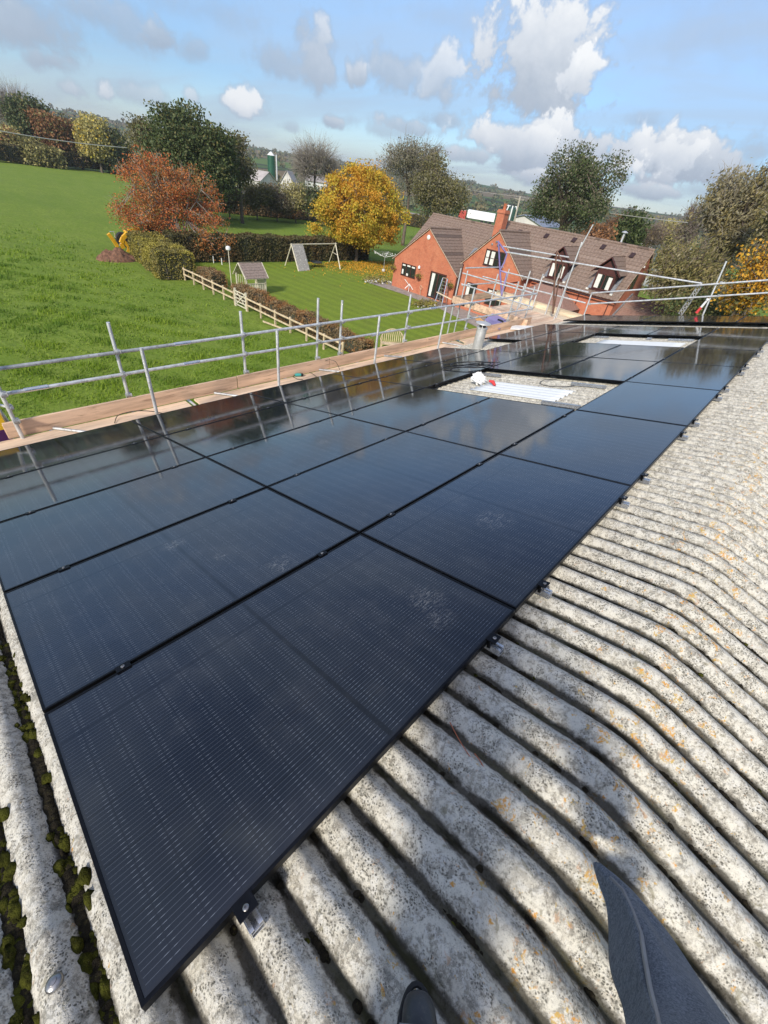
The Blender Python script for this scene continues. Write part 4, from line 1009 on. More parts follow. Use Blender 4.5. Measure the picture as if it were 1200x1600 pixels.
def window_x(H, x, ya, yb, za, zb, nx=3, nz=1, curtain=True, bars=True, frame='brown_frame', arch=0.0, mull=.06):
    """window in a wall facing -X, y from ya (left in the photo, larger) to yb"""
    f = MB(); t = .075
    f.box(x - .04, yb, Z(zb) - t, x + .03, ya, Z(zb)); f.box(x - .05, yb - .03, Z(za) - .02, x + .03, ya + .03, Z(za) + t - .02)
    f.box(x - .04, yb, Z(za) + t - .02, x + .03, yb + t, Z(zb) - t); f.box(x - .04, ya - t, Z(za) + t - .02, x + .03, ya, Z(zb) - t)
    for k in range(1, nx): 
        y = yb + (ya - yb) * k / nx; f.box(x - .035, y - mull / 2, Z(za) + t - .02, x + .03, y + mull / 2, Z(zb) - t)
    if bars:
        for k in range(1, nz + 1):
            z = Z(za) + (zb - za) * k / (nz + 1); f.box(x - .033, yb + t, z - .02, x + .02, ya - t, z + .02)
    o = H.part('window', f, frame)
    H.part('pane', MB().box(x - .012, yb + t, Z(za) + t - .02, x - .004, ya - t, Z(zb) - t), 'glass', o)
    if curtain:
        W = (ya - yb)
        for (p0, p1, q0, q1) in curtain if isinstance(curtain, (list, tuple)) else [(.04, .2, .15, .95), (.8, .94, .15, .95)]:
            H.part('curtain', MB().box(x - .016, yb + W * (1 - p1), Z(za) + (zb - za) * q0, x - .0125, yb + W * (1 - p0), Z(za) + (zb - za) * q1), 'curtain', o)
    return o
def build_house():
    H = House('brick_house', (HX, 33.6, GZ), 'red brick house with brown tiled roofs, gables and dormer windows beyond the scaffold', 'house')
    # --- walls
    wl = lambda poly, axis, a, b: H.part('wall', MB().prism(poly, axis, a, b), 'brick')
    # wing 1 (left gable, facing the barn)
    wl([(25.43, Z(0)), (33.6, Z(0)), (33.6, Z(2.72)), (29.51, Z(5.72)), (25.43, Z(2.72))], 'x', HX, 43.0)
    # wing 2
    wl([(18.83, Z(0)), (25.03, Z(0)), (25.03, Z(3.95)), (21.95, Z(6.62)), (18.83, Z(3.95))], 'x', HX + .1, 43.2)
    # right block, walls under the dormers, and its gable end
    wl([(40.0, Z(0)), (45.6, Z(0)), (45.6, Z(5.4)), (43.7, Z(7.12)), (40.0, Z(3.85))], 'y', 11.2, 24.9)
    # left block
    wl([(39.3, Z(0)), (48.2, Z(0)), (48.2, Z(2.7)), (43.9, Z(6.45)), (39.3, Z(2.7))], 'y', 24.95, 34.0)
    # --- roofs
    def slope(a, b, c, d, name='roof', mat='tile_brown', **k):
        m = MB(); tiled(m, a, b, c, d, **k); return H.part(name, m, mat, fix=False)
    ov = .16
    # wing 1 slopes: run along X
    rz, ez = 5.86, 2.72
    sA = slope((HX - ov, 33.85, Z(ez - .16)), (44.0, 33.85, Z(ez - .16)), (HX - ov, 29.51, Z(rz)), (44.0, 29.51, Z(rz)))
    sB = slope((HX - ov, 25.2, Z(ez - .14)), (44.0, 25.2, Z(ez - .14)), (HX - ov, 29.51, Z(rz)), (44.0, 29.51, Z(rz)), wave=.010, tw=.6)
    m = MB(); ridge_caps(m, (HX - ov, 29.51, Z(rz) + .02), (43.2, 29.51, Z(rz) + .02)); H.part('ridge_tiles', m, 'tile_brown', sB, True)
    rz2, ez2 = 6.76, 3.95
    sC = slope((HX + .1 - ov, 25.25, Z(ez2 - .2)), (44.2, 25.25, Z(ez2 - .2)), (HX + .1 - ov, 21.95, Z(rz2)), (44.2, 21.95, Z(rz2)))
    sD = slope((HX + .1 - ov, 18.6, Z(ez2 - .2)), (44.2, 18.6, Z(ez2 - .2)), (HX + .1 - ov, 21.95, Z(rz2)), (44.2, 21.95, Z(rz2)), wave=.010, tw=.6)
    m = MB(); ridge_caps(m, (HX + .1 - ov, 21.95, Z(rz2) + .02), (43.4, 21.95, Z(rz2) + .02)); H.part('ridge_tiles', m, 'tile_brown', sD, True)
    # right block
    sE = slope((39.75, 24.95, Z(3.72)), (39.75, 11.0, Z(3.72)), (43.7, 24.95, Z(7.22)), (43.7, 11.0, Z(7.22)), wave=.035)
    slope((45.85, 24.95, Z(5.35)), (45.85, 11.0, Z(5.35)), (43.7, 24.95, Z(7.22)), (43.7, 11.0, Z(7.22)))
    m = MB(); ridge_caps(m, (43.7, 24.95, Z(7.25)), (43.7, 11.0, Z(7.25))); H.part('ridge_tiles', m, 'tile_brown', sE, True)
    # left block
    sF = slope((39.0, 34.25, Z(2.5)), (39.0, 24.9, Z(2.5)), (43.9, 34.25, Z(6.62)), (43.9, 24.9, Z(6.62)), wave=.035)
    slope((48.5, 34.25, Z(2.5)), (48.5, 24.9, Z(2.5)), (43.9, 34.25, Z(6.62)), (43.9, 24.9, Z(6.62)))
    m = MB(); ridge_caps(m, (43.9, 34.25, Z(6.65)), (43.9, 24.9, Z(6.65))); H.part('ridge_tiles', m, 'tile_brown', sF, True)
    # vent tiles on the big slope and pale tiles on the ridge
    for y, t in ((22.9, .80), (20.2, .83), (17.6, .86), (14.9, .84), (12.3, .80)):
        x = 39.75 + 3.95 * t; z = Z(3.72) + 3.5 * t; m = MB()
        m.bar((x - .12, y, z + .02), (x + .22, y - .02, z + .32), .36, .07, up=(-.66, 0, .75)); H.part('vent_tile', m, 'fascia', sE)
    # verges (pale mortar edge under the gable tiles)
    def verge(x, y0, z0, y1, z1): 
        m = MB(); m.bar((x, y0, Z(z0)), (x, y1, Z(z1)), .05, .09, up=(1, 0, 0)); H.part('verge', m, 'verge')
    verge(HX - .10, 33.85, ez - .2, 29.51, rz - .05); verge(HX - .10, 25.2, ez - .18, 29.51, rz - .05)
    verge(HX + .0, 25.25, ez2 - .25, 21.95, rz2 - .05); verge(HX + .0, 18.6, ez2 - .25, 21.95, rz2 - .05)
    m = MB(); m.bar((39.75, 11.02, Z(3.66)), (43.7, 11.02, Z(7.16)), .09, .05, up=(0, 1, 0)); m.bar((45.85, 11.02, Z(5.3)), (43.7, 11.02, Z(7.16)), .09, .05, up=(0, 1, 0)); H.part('verge', m, 'verge')
    # gutters
    def tubep(n, a, b, r, mat, par=None): return H.part(n, MB().tube([a, b], r, 8), mat, par, True)
    tubep('gutter', (39.62, 18.6, Z(3.62)), (39.62, 11.0, Z(3.62)), .06, 'fascia')
    tubep('gutter', (HX - .1, 25.15, Z(2.56)), (39.3, 25.15, Z(2.56)), .06, 'fascia')
    tubep('downpipe', (HX - .06, 25.25, Z(2.5)), (HX - .06, 25.3, Z(0)), .04, 'fascia'); tubep('downpipe', (HX + .03, 24.95, Z(3.7)), (HX + .03, 25.0, Z(0)), .04, 'brown_frame')
    tubep('downpipe', (39.93, 14.2, Z(3.55)), (39.93, 14.2, Z(0)), .04, 'brown_frame'); tubep('downpipe', (39.93, 11.6, Z(3.55)), (39.93, 11.6, Z(0)), .04, 'brown_frame')
    H.part('downpipe', MB().tube([(HX + .02, 19.0, Z(3.5)), (HX + .02, 19.7, Z(3.25)), (HX + .02, 20.05, Z(3.2)), (HX + .02, 20.1, Z(0.2))], .035, 8), 'brown_frame', None, True)
    # wing 1 openings
    window_x(H, HX, 32.5, 30.52, 1.3, 2.43, 3, 0, [(.06, .26, .78, .9), (.38, .6, .80, .92), (.7, .92, .78, .9), (.05, .16, .12, .5), (.38, .5, .06, .25)])
    d = MB(); x = HX
    d.box(x - .05, 26.55, Z(.05), x + .03, 26.67, Z(2.45)); d.box(x - .05, 28.45, Z(.05), x + .03, 28.57, Z(2.45)); d.box(x - .05, 26.67, Z(2.33), x + .03, 28.45, Z(2.45)); d.box(x - .04, 27.5, Z(.05), x + .03, 27.6, Z(2.33))
    dd = H.part('patio_door', d, 'brown_frame'); H.part('pane', MB().box(x - .01, 26.67, Z(.12), x - .003, 28.45, Z(2.33)), 'glass', dd)
    H.part('curtain', MB().prism([(28.4, Z(.25)), (28.1, Z(.25)), (27.95, Z(2.3)), (28.35, Z(2.3))], 'x', x - .018, x - .011), 'curtain', dd)
    # wing 2 openings
    window_x(H, HX + .1, 22.92, 20.88, 4.05, 5.32, 4, 1, [(.05, .2, .1, .9), (.30, .48, .1, .9)])
    window_x(H, HX + .1, 24.15, 22.95, 1.2, 2.42, 1, 0, [(.02, .35, .1, .95)]); window_x(H, HX + .1, 21.8, 20.05, 1.1, 2.42, 3, 0, [(.1, .9, .75, .9)])
    for y, z in ((22.47, 5.71), (21.9, 5.72), (22.1, 5.95)): H.part('vent', MB().lathe([(.09, 0), (.09, .05), (.05, .07)], (HX + .095, y, Z(z)), 10, Matrix.Rotation(-math.pi / 2, 3, 'Y')), 'lead')
    H.part('alarm_box', MB().lathe([(.2, 0), (.2, .05), (.12, .09)], (HX - .001, 29.55, Z(5.1)), 16, Matrix.Rotation(-math.pi / 2, 3, 'Y')), 'white', None, True)
    H.part('wall_lamp', MB().lathe([(.05, -.16), (.12, -.1), (.12, .08), (.04, .16)], (HX - .13, 30.05, Z(2.45)), 12), 'white', None, True)
    # gable-end window (facing -Y)
    w = MB(); y = 11.2
    for (a, b) in ((42.15, 42.22), (42.6, 42.66), (43.0, 43.07)): w.box(a, y - .04, Z(4.4), b, y + .02, Z(5.5))
    w.box(42.22, y - .04, Z(5.43), 43.0, y + .02, Z(5.5)); w.box(42.22, y - .04, Z(4.4), 43.0, y + .02, Z(4.47)); w.box(42.22, y - .035, Z(4.95), 43.0, y + .02, Z(5.0))
    o = H.part('window', w, 'fascia'); H.part('pane', MB().box(42.22, y - .012, Z(4.47), 43.0, y - .004, Z(5.43)), 'glass', o)
    H.part('lamp', MB().box(43.35, y - .12, Z(6.0), 43.5, y - .01, Z(6.15)), 'white')
    # ground-floor arched openings on the right block
    for y0, y1 in ((13.6, 11.9),):
        a = MB(); pts = [(y0 + (y1 - y0) * t, Z(1.9 + .42 * math.sin(math.pi * t))) for t in np.linspace(0, 1, 9)]
        a.prism([(y1, Z(.3)), (y0, Z(.3))] + pts, 'x', 39.985, 39.996); H.part('window', a, 'glass')
    # dormers
    for yc, hw in ((16.85, .86), (12.75, .90)):
        x0 = 40.15; xr = 43.2
        d = MB(); d.prism([(yc - hw + .12, Z(4.1)), (yc + hw - .12, Z(4.1)), (yc + hw - .12, Z(5.5)), (yc, Z(6.3)), (yc - hw + .12, Z(5.5))], 'x', x0, xr)
        dm = H.part('dormer', d, 'brown_frame')
        m = MB(); ez_, ap = 5.36, 6.5
        tiled(m, (x0 - .22, yc + hw + .22, Z(ez_)), (xr, yc + hw + .22, Z(ez_)), (x0 - .22, yc, Z(ap)), (xr, yc, Z(ap)), wave=.01, tw=.6)
        tiled(m, (x0 - .22, yc - hw - .22, Z(ez_)), (xr, yc - hw - .22, Z(ez_)), (x0 - .22, yc, Z(ap)), (xr, yc, Z(ap)), wave=.01, tw=.6)
        H.part('dormer_roof', m, 'tile_brown', dm, fix=False)
        m = MB()
        for s in (1, -1):
            m.bar((x0 - .24, yc + s * (hw + .26), Z(ez_ - .05)), (x0 - .24, yc, Z(ap - .02)), .06, .20, up=(1, 0, 0))
        H.part('bargeboard', m, 'brown_frame', dm)
        m = MB()
        for s in (1, -1):   # cheeks and lead flashings at the sides
            m.bar((x0 - .05, yc + s * (hw + .02), Z(4.12)), (x0 + 1.2, yc + s * (hw + .02), Z(5.32)), .30, .035, up=(-.66, 0, .75))
        H.part('flashing', m, 'lead', dm)
        wn = window_x(H, x0 - .01, yc + hw - .2, yc - hw + .2, 4.2, 5.3, 2, 0, [(.05, .3, .05, .95), (.72, .95, .05, .85)], mull=.09)
        m = MB().box(x0 - .16, yc - hw + .05, Z(4.06), x0 + .02, yc + hw - .05, Z(4.14)); H.part('sill', m, 'brown_frame', dm)
        m = MB()
        for s in (1, -1): m.box(x0 - .2, yc + s * (hw + .12) - .10, Z(4.0), x0 + .0, yc + s * (hw + .12) + .10, Z(4.12))
        H.part('flashing', m, 'stone_white', dm)
    # chimney
    c = MB(); c.box(41.45, 24.05, Z(4.5), 42.25, 24.82, Z(7.85)); c.box(41.39, 23.99, Z(7.85), 42.31, 24.88, Z(8.0)); c.box(41.45, 24.05, Z(8.0), 42.25, 24.82, Z(8.12))
    ch = H.part('chimney', c, 'brick'); H.part('chimney_pot', MB().lathe([(.17, 0), (.15, .35), (.17, .38), (.17, .45), (.12, .46)], (41.85, 24.43, Z(8.12)), 16), 'terracotta', ch, True)
    H.part('flashing', MB().box(41.40, 23.97, Z(5.7), 41.46, 24.95, Z(5.95)), 'lead', ch)
    H.part('flue', MB().tube([(44.6, 14.1, Z(6.3)), (44.6, 14.1, Z(7.95))], .09, 12), 'galv', None, True)
    H.part('flue_cap', MB().lathe([(.11, 0), (.26, .04), (.26, .08), (.05, .18)], (44.6, 14.1, Z(7.95)), 14), 'galv', None, True)
    H.part('rooflight', MB().bar((40.1, 25.7, Z(4.15)), (40.9, 25.7, Z(4.83)), .7, .07, up=(-.66, 0, .75)), 'lead')
    # porch / sun room with a hipped roof
    a, b, c_, d_ = (36.4, 18.9), (36.4, 13.7), (40.0, 13.7), (40.0, 18.9); z0, z1 = Z(2.45), Z(3.6); t0, t1 = (39.6, 17.6), (39.6, 15.6)
    sl = lambda p, q, r, s, n='roof': slope((p[0], p[1], z0), (q[0], q[1], z0), (r[0], r[1], z1), (s[0], s[1], z1), name=n, mat='tile_pink', wave=.008, tw=.3, course=.22, lift=.018)
    p1 = sl(a, b, t0, t1); sl(b, c_, t1, t1); sl(d_, a, t0, t0)
    m = MB(); ridge_caps(m, (b[0], b[1], z0 + .03), (t1[0], t1[1], z1 + .03), .07); ridge_caps(m, (a[0], a[1], z0 + .03), (t0[0], t0[1], z1 + .03), .07); H.part('hip_tiles', m, 'tile_pink', p1, True)
    m = MB(); m.box(36.38, 13.68, z0 - .22, 36.42, 18.92, z0 - .01); m.box(36.421, 13.68, z0 - .22, 40.0, 13.72, z0 - .01); m.box(36.421, 18.88, z0 - .22, 40, 18.92, z0 - .01); H.part('fascia', m, 'fascia')
    m = MB(); m.box(36.75, 14.0, Z(0), 40.0, 14.2, z0 - .1); m.box(36.75, 18.4, Z(0), 40.0, 18.6, z0 - .1); m.box(36.75, 14.2, Z(0), 36.95, 18.4, Z(.7)); H.part('porch_wall', m, 'brick')
    m = MB(); m.box(36.75, 14.2, Z(2.1), 36.85, 18.4, z0 - .23); [m.box(36.75, y - .06, Z(.7), 36.85, y + .06, Z(2.1)) for y in (14.4, 15.3, 16.2, 17.1, 18.1)]
    o = H.part('porch_window', m, 'fascia'); H.part('pane', MB().box(36.86, 14.21, Z(.71), 36.87, 18.39, Z(2.09)), 'curtain', o)
    m = MB(); [m.box(36.6, y, Z(2.0), 36.70, y + .5, Z(2.22)) for y in (14.5, 15.35, 16.2, 17.1, 17.9)]; H.part('blind', m, 'white', o)
    # low tiled roof running away to the right
    slope((39.6, 11.1, Z(1.9)), (39.6, 1.0, Z(1.9)), (43.6, 11.1, Z(3.95)), (43.6, 3.5, Z(3.95)), mat='tile_pink', wave=.006, tw=.3, course=.22, lift=.018)
    slope((47.6, 11.1, Z(1.9)), (47.6, 1.0, Z(1.9)), (43.6, 11.1, Z(3.95)), (43.6, 3.5, Z(3.95)), mat='tile_pink', wave=.006, tw=.3, course=.22, lift=.018)
    wl([(39.9, Z(0)), (47.3, Z(0)), (47.3, Z(1.9)), (43.6, Z(3.8)), (39.9, Z(1.9))], 'y', 3.6, 11.15)
    H.part('flashing', MB().bar((39.7, 11.14, Z(2.05)), (43.6, 11.14, Z(4.05)), .09, .16, up=(0, 1, 0)), 'lead')
    # wall baskets hang on brackets: things of their own
    for k, (y, z) in enumerate(((33.45, 1.75), (29.8, 1.68), (25.75, 1.72))):
        e = empty('hanging_basket', (HX - .36, y, Z(z)), 'hanging basket on the left brick gable, %s' % ['at its left corner', 'between the window and the glazed door', 'right of the glazed door'][k], 'hanging basket', 'hanging baskets on the brick gable')
        MB().lathe([(.03, -.22), (.16, -.16), (.24, -.02), (.25, 0)], (0, 0, 0), 14).build('basket', MATS['soil'], e, True)
        MB().tube([(0, 0, .02), (0, 0, .45), (.34, 0, .45)], .012, 6).build('bracket', MATS['fascia'], e, True)
        V = []; F = []
        leaf_cards(V, F, rng.normal(0, 1, (220, 3)) * np.array([.16, .18, .11]) + np.array([0, 0, .06]), .07)
        from_pydata('plant', V, F, MATS['leaf_hedge'], e)

# ---------------------------------------------------------------- foliage tools
def leaf_cards(V, F, P, size, squash=1.0, dirs=None, aspect=1.5):
    """append one bent two-triangle leaf at every point of P"""
    P = np.asarray(P, float); n = len(P)
    if n == 0: return
    a = rng.normal(size=(n, 3)) if dirs is None else dirs + rng.normal(0, .35, (n, 3)); a /= np.linalg.norm(a, axis=1)[:, None]
    b = np.cross(a, rng.normal(size=(n, 3))); b /= np.linalg.norm(b, axis=1)[:, None] + 1e-9
    c = np.cross(a, b)
    s = (size * rng.uniform(.65, 1.3, n))[:, None]
    q0 = P - a * s * aspect / 2; q2 = P + a * s * aspect / 2
    q1 = P + b * s * .5 + c * s * .12; q3 = P - b * s * .5 + c * s * .12
    k = len(V); Q = np.stack([q0, q1, q2, q3], 1).reshape(-1, 3)
    V.extend(Q.tolist()); idx = k + 4 * np.arange(n)[:, None] + np.arange(4)[None]
    F.extend(idx.tolist())
def crown_points(spec, n, shell=0.55):
    """spec: list of ellipsoids (x,y,z,rx,ry,rz,weight)"""
    w = np.array([s[6] for s in spec], float); w /= w.sum()
    k = rng.choice(len(spec), n, p=w); d = rng.normal(size=(n, 3)); d /= np.linalg.norm(d, axis=1)[:, None]
    r = rng.uniform(shell ** 3, 1, n) ** (1 / 3)
    c = np.array([s[:3] for s in spec])[k]; R_ = np.array([s[3:6] for s in spec])[k]
    return c + d * R_ * r[:, None]
def limb(m, p, q, r0, r1, sag=0.0, n=5, wob=0.06, sides=6):
    p, q = Vector(p), Vector(q); L = (q - p).length; pts = []
    for i in range(n + 1):
        t = i / n; w = math.sin(math.pi * t)
        pts.append(p.lerp(q, t) + Vector((random.gauss(0, wob), random.gauss(0, wob), random.gauss(0, wob))) * L * .5 * w + Vector((0, 0, sag * w * L)))
    m.tube(pts, [r0 + (r1 - r0) * i / n for i in range(n + 1)], sides); return pts
def tree(name, label, cat, base, crown, leaf='leaf_dark', bark='bark', clusters=90, per=90, leafsize=.16, spread=.55, trunk_r=.22, fork=.3, twigs=0, twig_mat=None, group=None, shell=.5, lean=(0, 0), dirs=None, wind=0.0, twiglen=1.0, mix=None, aspect=1.5, crown_name='crown'):
    base = Vector(base); e = empty(name, base, label, cat, group)
    spec = [(c[0], c[1], c[2], c[3], c[4], c[5], c[6] if len(c) > 6 else c[3] * c[4] * c[5]) for c in crown]
    ztop = max(c[2] + c[5] for c in spec); zlow = min(c[2] - c[5] for c in spec); xm = np.average([c[0] for c in spec]); ym = np.average([c[1] for c in spec])
    f = Vector((xm * .4 + lean[0], ym * .4 + lean[1], max(.6, zlow + (ztop - zlow) * fork)))
    m = MB(); limb(m, (0, 0, -.25), f, trunk_r, trunk_r * .62, n=6, wob=.03, sides=9)
    C = crown_points(spec, clusters, shell)
    # main limbs to a few far apart cluster centres, the rest branch off them
    mains = C[np.argsort(-np.linalg.norm(C - np.array(f), axis=1))[:max(6, clusters // 9)]]
    joints = [np.array(f)]
    for p in mains:
        st = Vector((f.x, f.y, f.z * random.uniform(.75, 1.0))) if random.random() < .6 else f
        pts = limb(m, st, p, trunk_r * random.uniform(.28, .45), .018, sag=.08, n=6, wob=.07)
        joints += [np.array(q) for q in pts[2:]]
    J = np.array(joints)
    for p in C:
        d = np.linalg.norm(J - p, axis=1); j = J[np.argmin(d)]
        if d.min() > .15: limb(m, j, p, .03 + trunk_r * .06, .010, n=3, wob=.08, sides=5)
    m.build('trunk', MATS[bark], e, smooth=True, fix=False)
    V = []; F = []
    tw = MB()
    P = []
    for p in C:
        q = np.clip(rng.normal(0, 1, (per, 3)), -1.45, 1.45) * spread * np.array([1, 1, .8]) * rng.uniform(.6, 1.25)
        if wind: q[:, 0] += wind * abs(q[:, 2]) * .5; q[:, 2] -= wind * .3 * np.abs(q[:, 0])
        P.append(p + q)
    P = np.concatenate(P) if len(C) else np.zeros((0, 3))
    P = P[P[:, 2] > .15]
    if per:
        if mix:
            k = rng.random(len(P)) < mix[1]
            V2 = []; F2 = []; leaf_cards(V2, F2, P[k], leafsize, dirs=None if dirs is None else np.tile(dirs, (k.sum(), 1)), aspect=aspect); P = P[~k]
            leaf_cards(V, F, P, leafsize, dirs=None if dirs is None else np.tile(dirs, (len(P), 1)), aspect=aspect)
            n0 = len(V); V += V2; F += [[i + n0 for i in q] for q in F2]; nf = len(F2)
            o = from_pydata(crown_name, V, F, MATS[leaf], e, uv=False); o.data.materials.append(MATS[mix[0]])
            mi = np.zeros(len(F), dtype=np.int32); mi[-nf:] = 1; o.data.polygons.foreach_set('material_index', mi)
        else:
            leaf_cards(V, F, P, leafsize, dirs=None if dirs is None else np.tile(dirs, (len(P), 1)), aspect=aspect); from_pydata(crown_name, V, F, MATS[leaf], e, uv=False)
    if twigs:
        cc = np.array([xm, ym, (ztop + zlow) / 2])
        for p in C:
            for _ in range(twigs):
                out = (p - cc); out /= np.linalg.norm(out) + 1e-6
                d = out * .7 + rng.normal(0, .45, 3) + np.array([wind, 0, .45]); d /= np.linalg.norm(d)
                L = rng.uniform(.5, 1.3) * spread * 1.6 * twiglen; a = p + rng.normal(0, spread * .4, 3); b = a + d * L; c = a + d * L * .5 + rng.normal(0, L * .07, 3)
                tw.tube([a, c, b], [.016 * twiglen + .004, .011 * twiglen + .003, .004], 3, cap=False)
        tw.build('twigs', MATS[twig_mat or bark], e, fix=False)
    return e
def px_tree(cx, cy, rx, ry, D, basez=None, depth_scale=1.0):
    """crown centre pixel + half sizes in px at horizontal distance D -> base point, crown ellipsoid radius and height"""
    c = atd(cx, cy, D); k = depth(c) / FPX
    g = float(hill(np.array(c[0]), np.array(c[1]))) if basez is None else basez
    return Vector((c[0], c[1], g)), c[2] - g, rx * k, ry * k
def lumps(h, rx, rz, n=9, squash=1.0, jitter=.45, low=.9):
    out = [(0, 0, h, rx * .72, rx * .72, rz * .80, 2.2)]
    for k in range(n):
        a = 2 * math.pi * k / n + random.uniform(-.4, .4); t = random.uniform(-.6, .85)
        rr = rx * random.uniform(.48, .78) * math.sqrt(max(.1, 1 - t * t)); s = random.uniform(.22, .46)
        out.append((math.cos(a) * rr, math.sin(a) * rr, h + rz * t * .8, rx * s, rx * s, rz * s * .95, 1.0))
    return out
def hedge(name, label, path, width, height, leaf='leaf_hedge', dens=260, size=.09, group=None, core=True, rough=.12, z0=None):
    e = empty(name, (path[0][0], path[0][1], GZ if z0 is None else z0), label, 'hedge', group); L = Vector(e.location)
    V = []; F = []; cm = MB(); sm = MB()
    for (a, b) in zip(path[:-1], path[1:]):
        a = np.array(a, float); b = np.array(b, float); d = b - a; ln = np.hypot(*d); d /= ln; nrm = np.array([-d[1], d[0]])
        za = GZ if z0 is None else z0
        def pts(n, face):
            t = rng.uniform(-.1, ln + .1, n)
            bulge = rough * (np.sin(t * 2.1 + face) + np.sin(t * 5.3 + 2 * face) * .6 + np.sin(t * .8) * .8)
            if face in (0, 1):
                z = rng.uniform(.02, 1, n) ** .85 * height; off = (width / 2 + bulge * .6 + rng.normal(0, rough * .45, n) - .12 * (z / height) ** 3) * (1 if face == 0 else -1)
            elif face == 2: z = height + bulge * .7 + rng.normal(0, rough * .45, n); off = rng.uniform(-width / 2, width / 2, n)
            else: z = rng.uniform(.02, 1, n) * height; off = rng.uniform(-width / 2, width / 2, n); t = np.where(rng.random(n) < .5, 0, ln) + rng.normal(0, rough * .5, n)
            return np.stack([a[0] + d[0] * t + nrm[0] * off - L.x, a[1] + d[1] * t + nrm[1] * off - L.y, z + za - L.z], 1)
        for face, area in ((0, ln * height), (1, ln * height), (2, ln * width), (3, 2 * width * height)):
            leaf_cards(V, F, pts(int(area * dens), face), size)
        if core:
            w = width / 2 - .12; h = height - .15
            q = [a + nrm * w, b + nrm * w, b - nrm * w, a - nrm * w]
            cm.add([(p[0] - L.x, p[1] - L.y, z) for z in (0.05, h) for p in q], [(0, 1, 2, 3), (4, 5, 6, 7), (0, 1, 5, 4), (1, 2, 6, 5), (2, 3, 7, 6), (3, 0, 4, 7)])
        for _ in range(int(ln * 3)):
            t = random.uniform(0, ln); o = random.uniform(-w * .8, w * .8) if core else 0
            p = a + d * t + nrm * o - np.array([L.x, L.y]); sm.tube([(p[0], p[1], 0), (p[0] + random.gauss(0, .1), p[1] + random.gauss(0, .1), height * .9)], [.03, .01], 4, cap=False)
    from_pydata('foliage', V, F, MATS[leaf], e, uv=False)
    if core: cm.build('inner_growth', MATS['hedge_core'], e)
    sm.build('stems', MATS['twig'], e, fix=False)
    return e
build_house()

# ---------------------------------------------------------------- garden and field edges
def build_fences():
    X = 17.8
    e = empty('post_and_rail_fence', (X, 30, GZ), 'pale timber post and rail fence between the field and the garden hedge', 'fence'); L = Vector(e.location)
    def run(ya, yb, n):
        for k in range(n + 1):
            y = ya + (yb - ya) * k / n
            MB().box(-.05, y - .05 - L.y, -.3, .05, y + .05 - L.y, 1.02 + random.uniform(-.04, .05)).build('post', MATS['fence_wood'], e)
        for z in (.92, .48):
            for k in range(0, n, 2):
                y0 = ya + (yb - ya) * k / n; y1 = ya + (yb - ya) * min(n, k + 2) / n
                MB().bar((-.075, y0 - L.y, z + random.gauss(0, .012)), (-.075, y1 - L.y, z + random.gauss(0, .012)), .05, .10).build('rail', MATS['fence_wood'], e)
    run(39.4, 31.35, 5); run(29.6, 18.9, 6)
    MB().bar((-.5, 26.8 - L.y, .12), (-.1, 24.6 - L.y, .10), .05, .1).build('rail', MATS['fence_wood'], e)
    g = empty('garden_gate', (X, 31.2, GZ), 'small pale wooden field gate with crossed braces in the garden fence', 'gate')
    for y in (0, -1.5): MB().box(-.06, y - .06, -.3, .06, y + .06, 1.25).build('gate_post', MATS['play_wood'], g)
    for z in (.15, .38, .62, .86, 1.08): MB().bar((0, -.07, z), (0, -1.43, z), .04, .07).build('bar', MATS['play_wood'], g)
    MB().bar((-.04, -.1, .15), (-.04, -1.4, 1.08), .03, .06).build('brace', MATS['play_wood'], g); MB().bar((.04, -.1, 1.08), (.04, -1.4, .15), .03, .06).build('brace', MATS['play_wood'], g)
    # bird feeder pole
    e = empty('garden_lamp', (20.0, 35.6, GZ), 'tall thin wooden pole with a round white top beside the playhouse', 'pole')
    MB().tube([(0, 0, -.2), (0, 0, 2.9)], .035, 8).build('pole', MATS['play_wood'], e, True)
    MB().lathe([(.05, 0), (.16, .05), (.2, .16), (.16, .28), (.04, .33)], (0, 0, 2.88), 14).build('globe', MATS['white'], e, True)
build_fences()

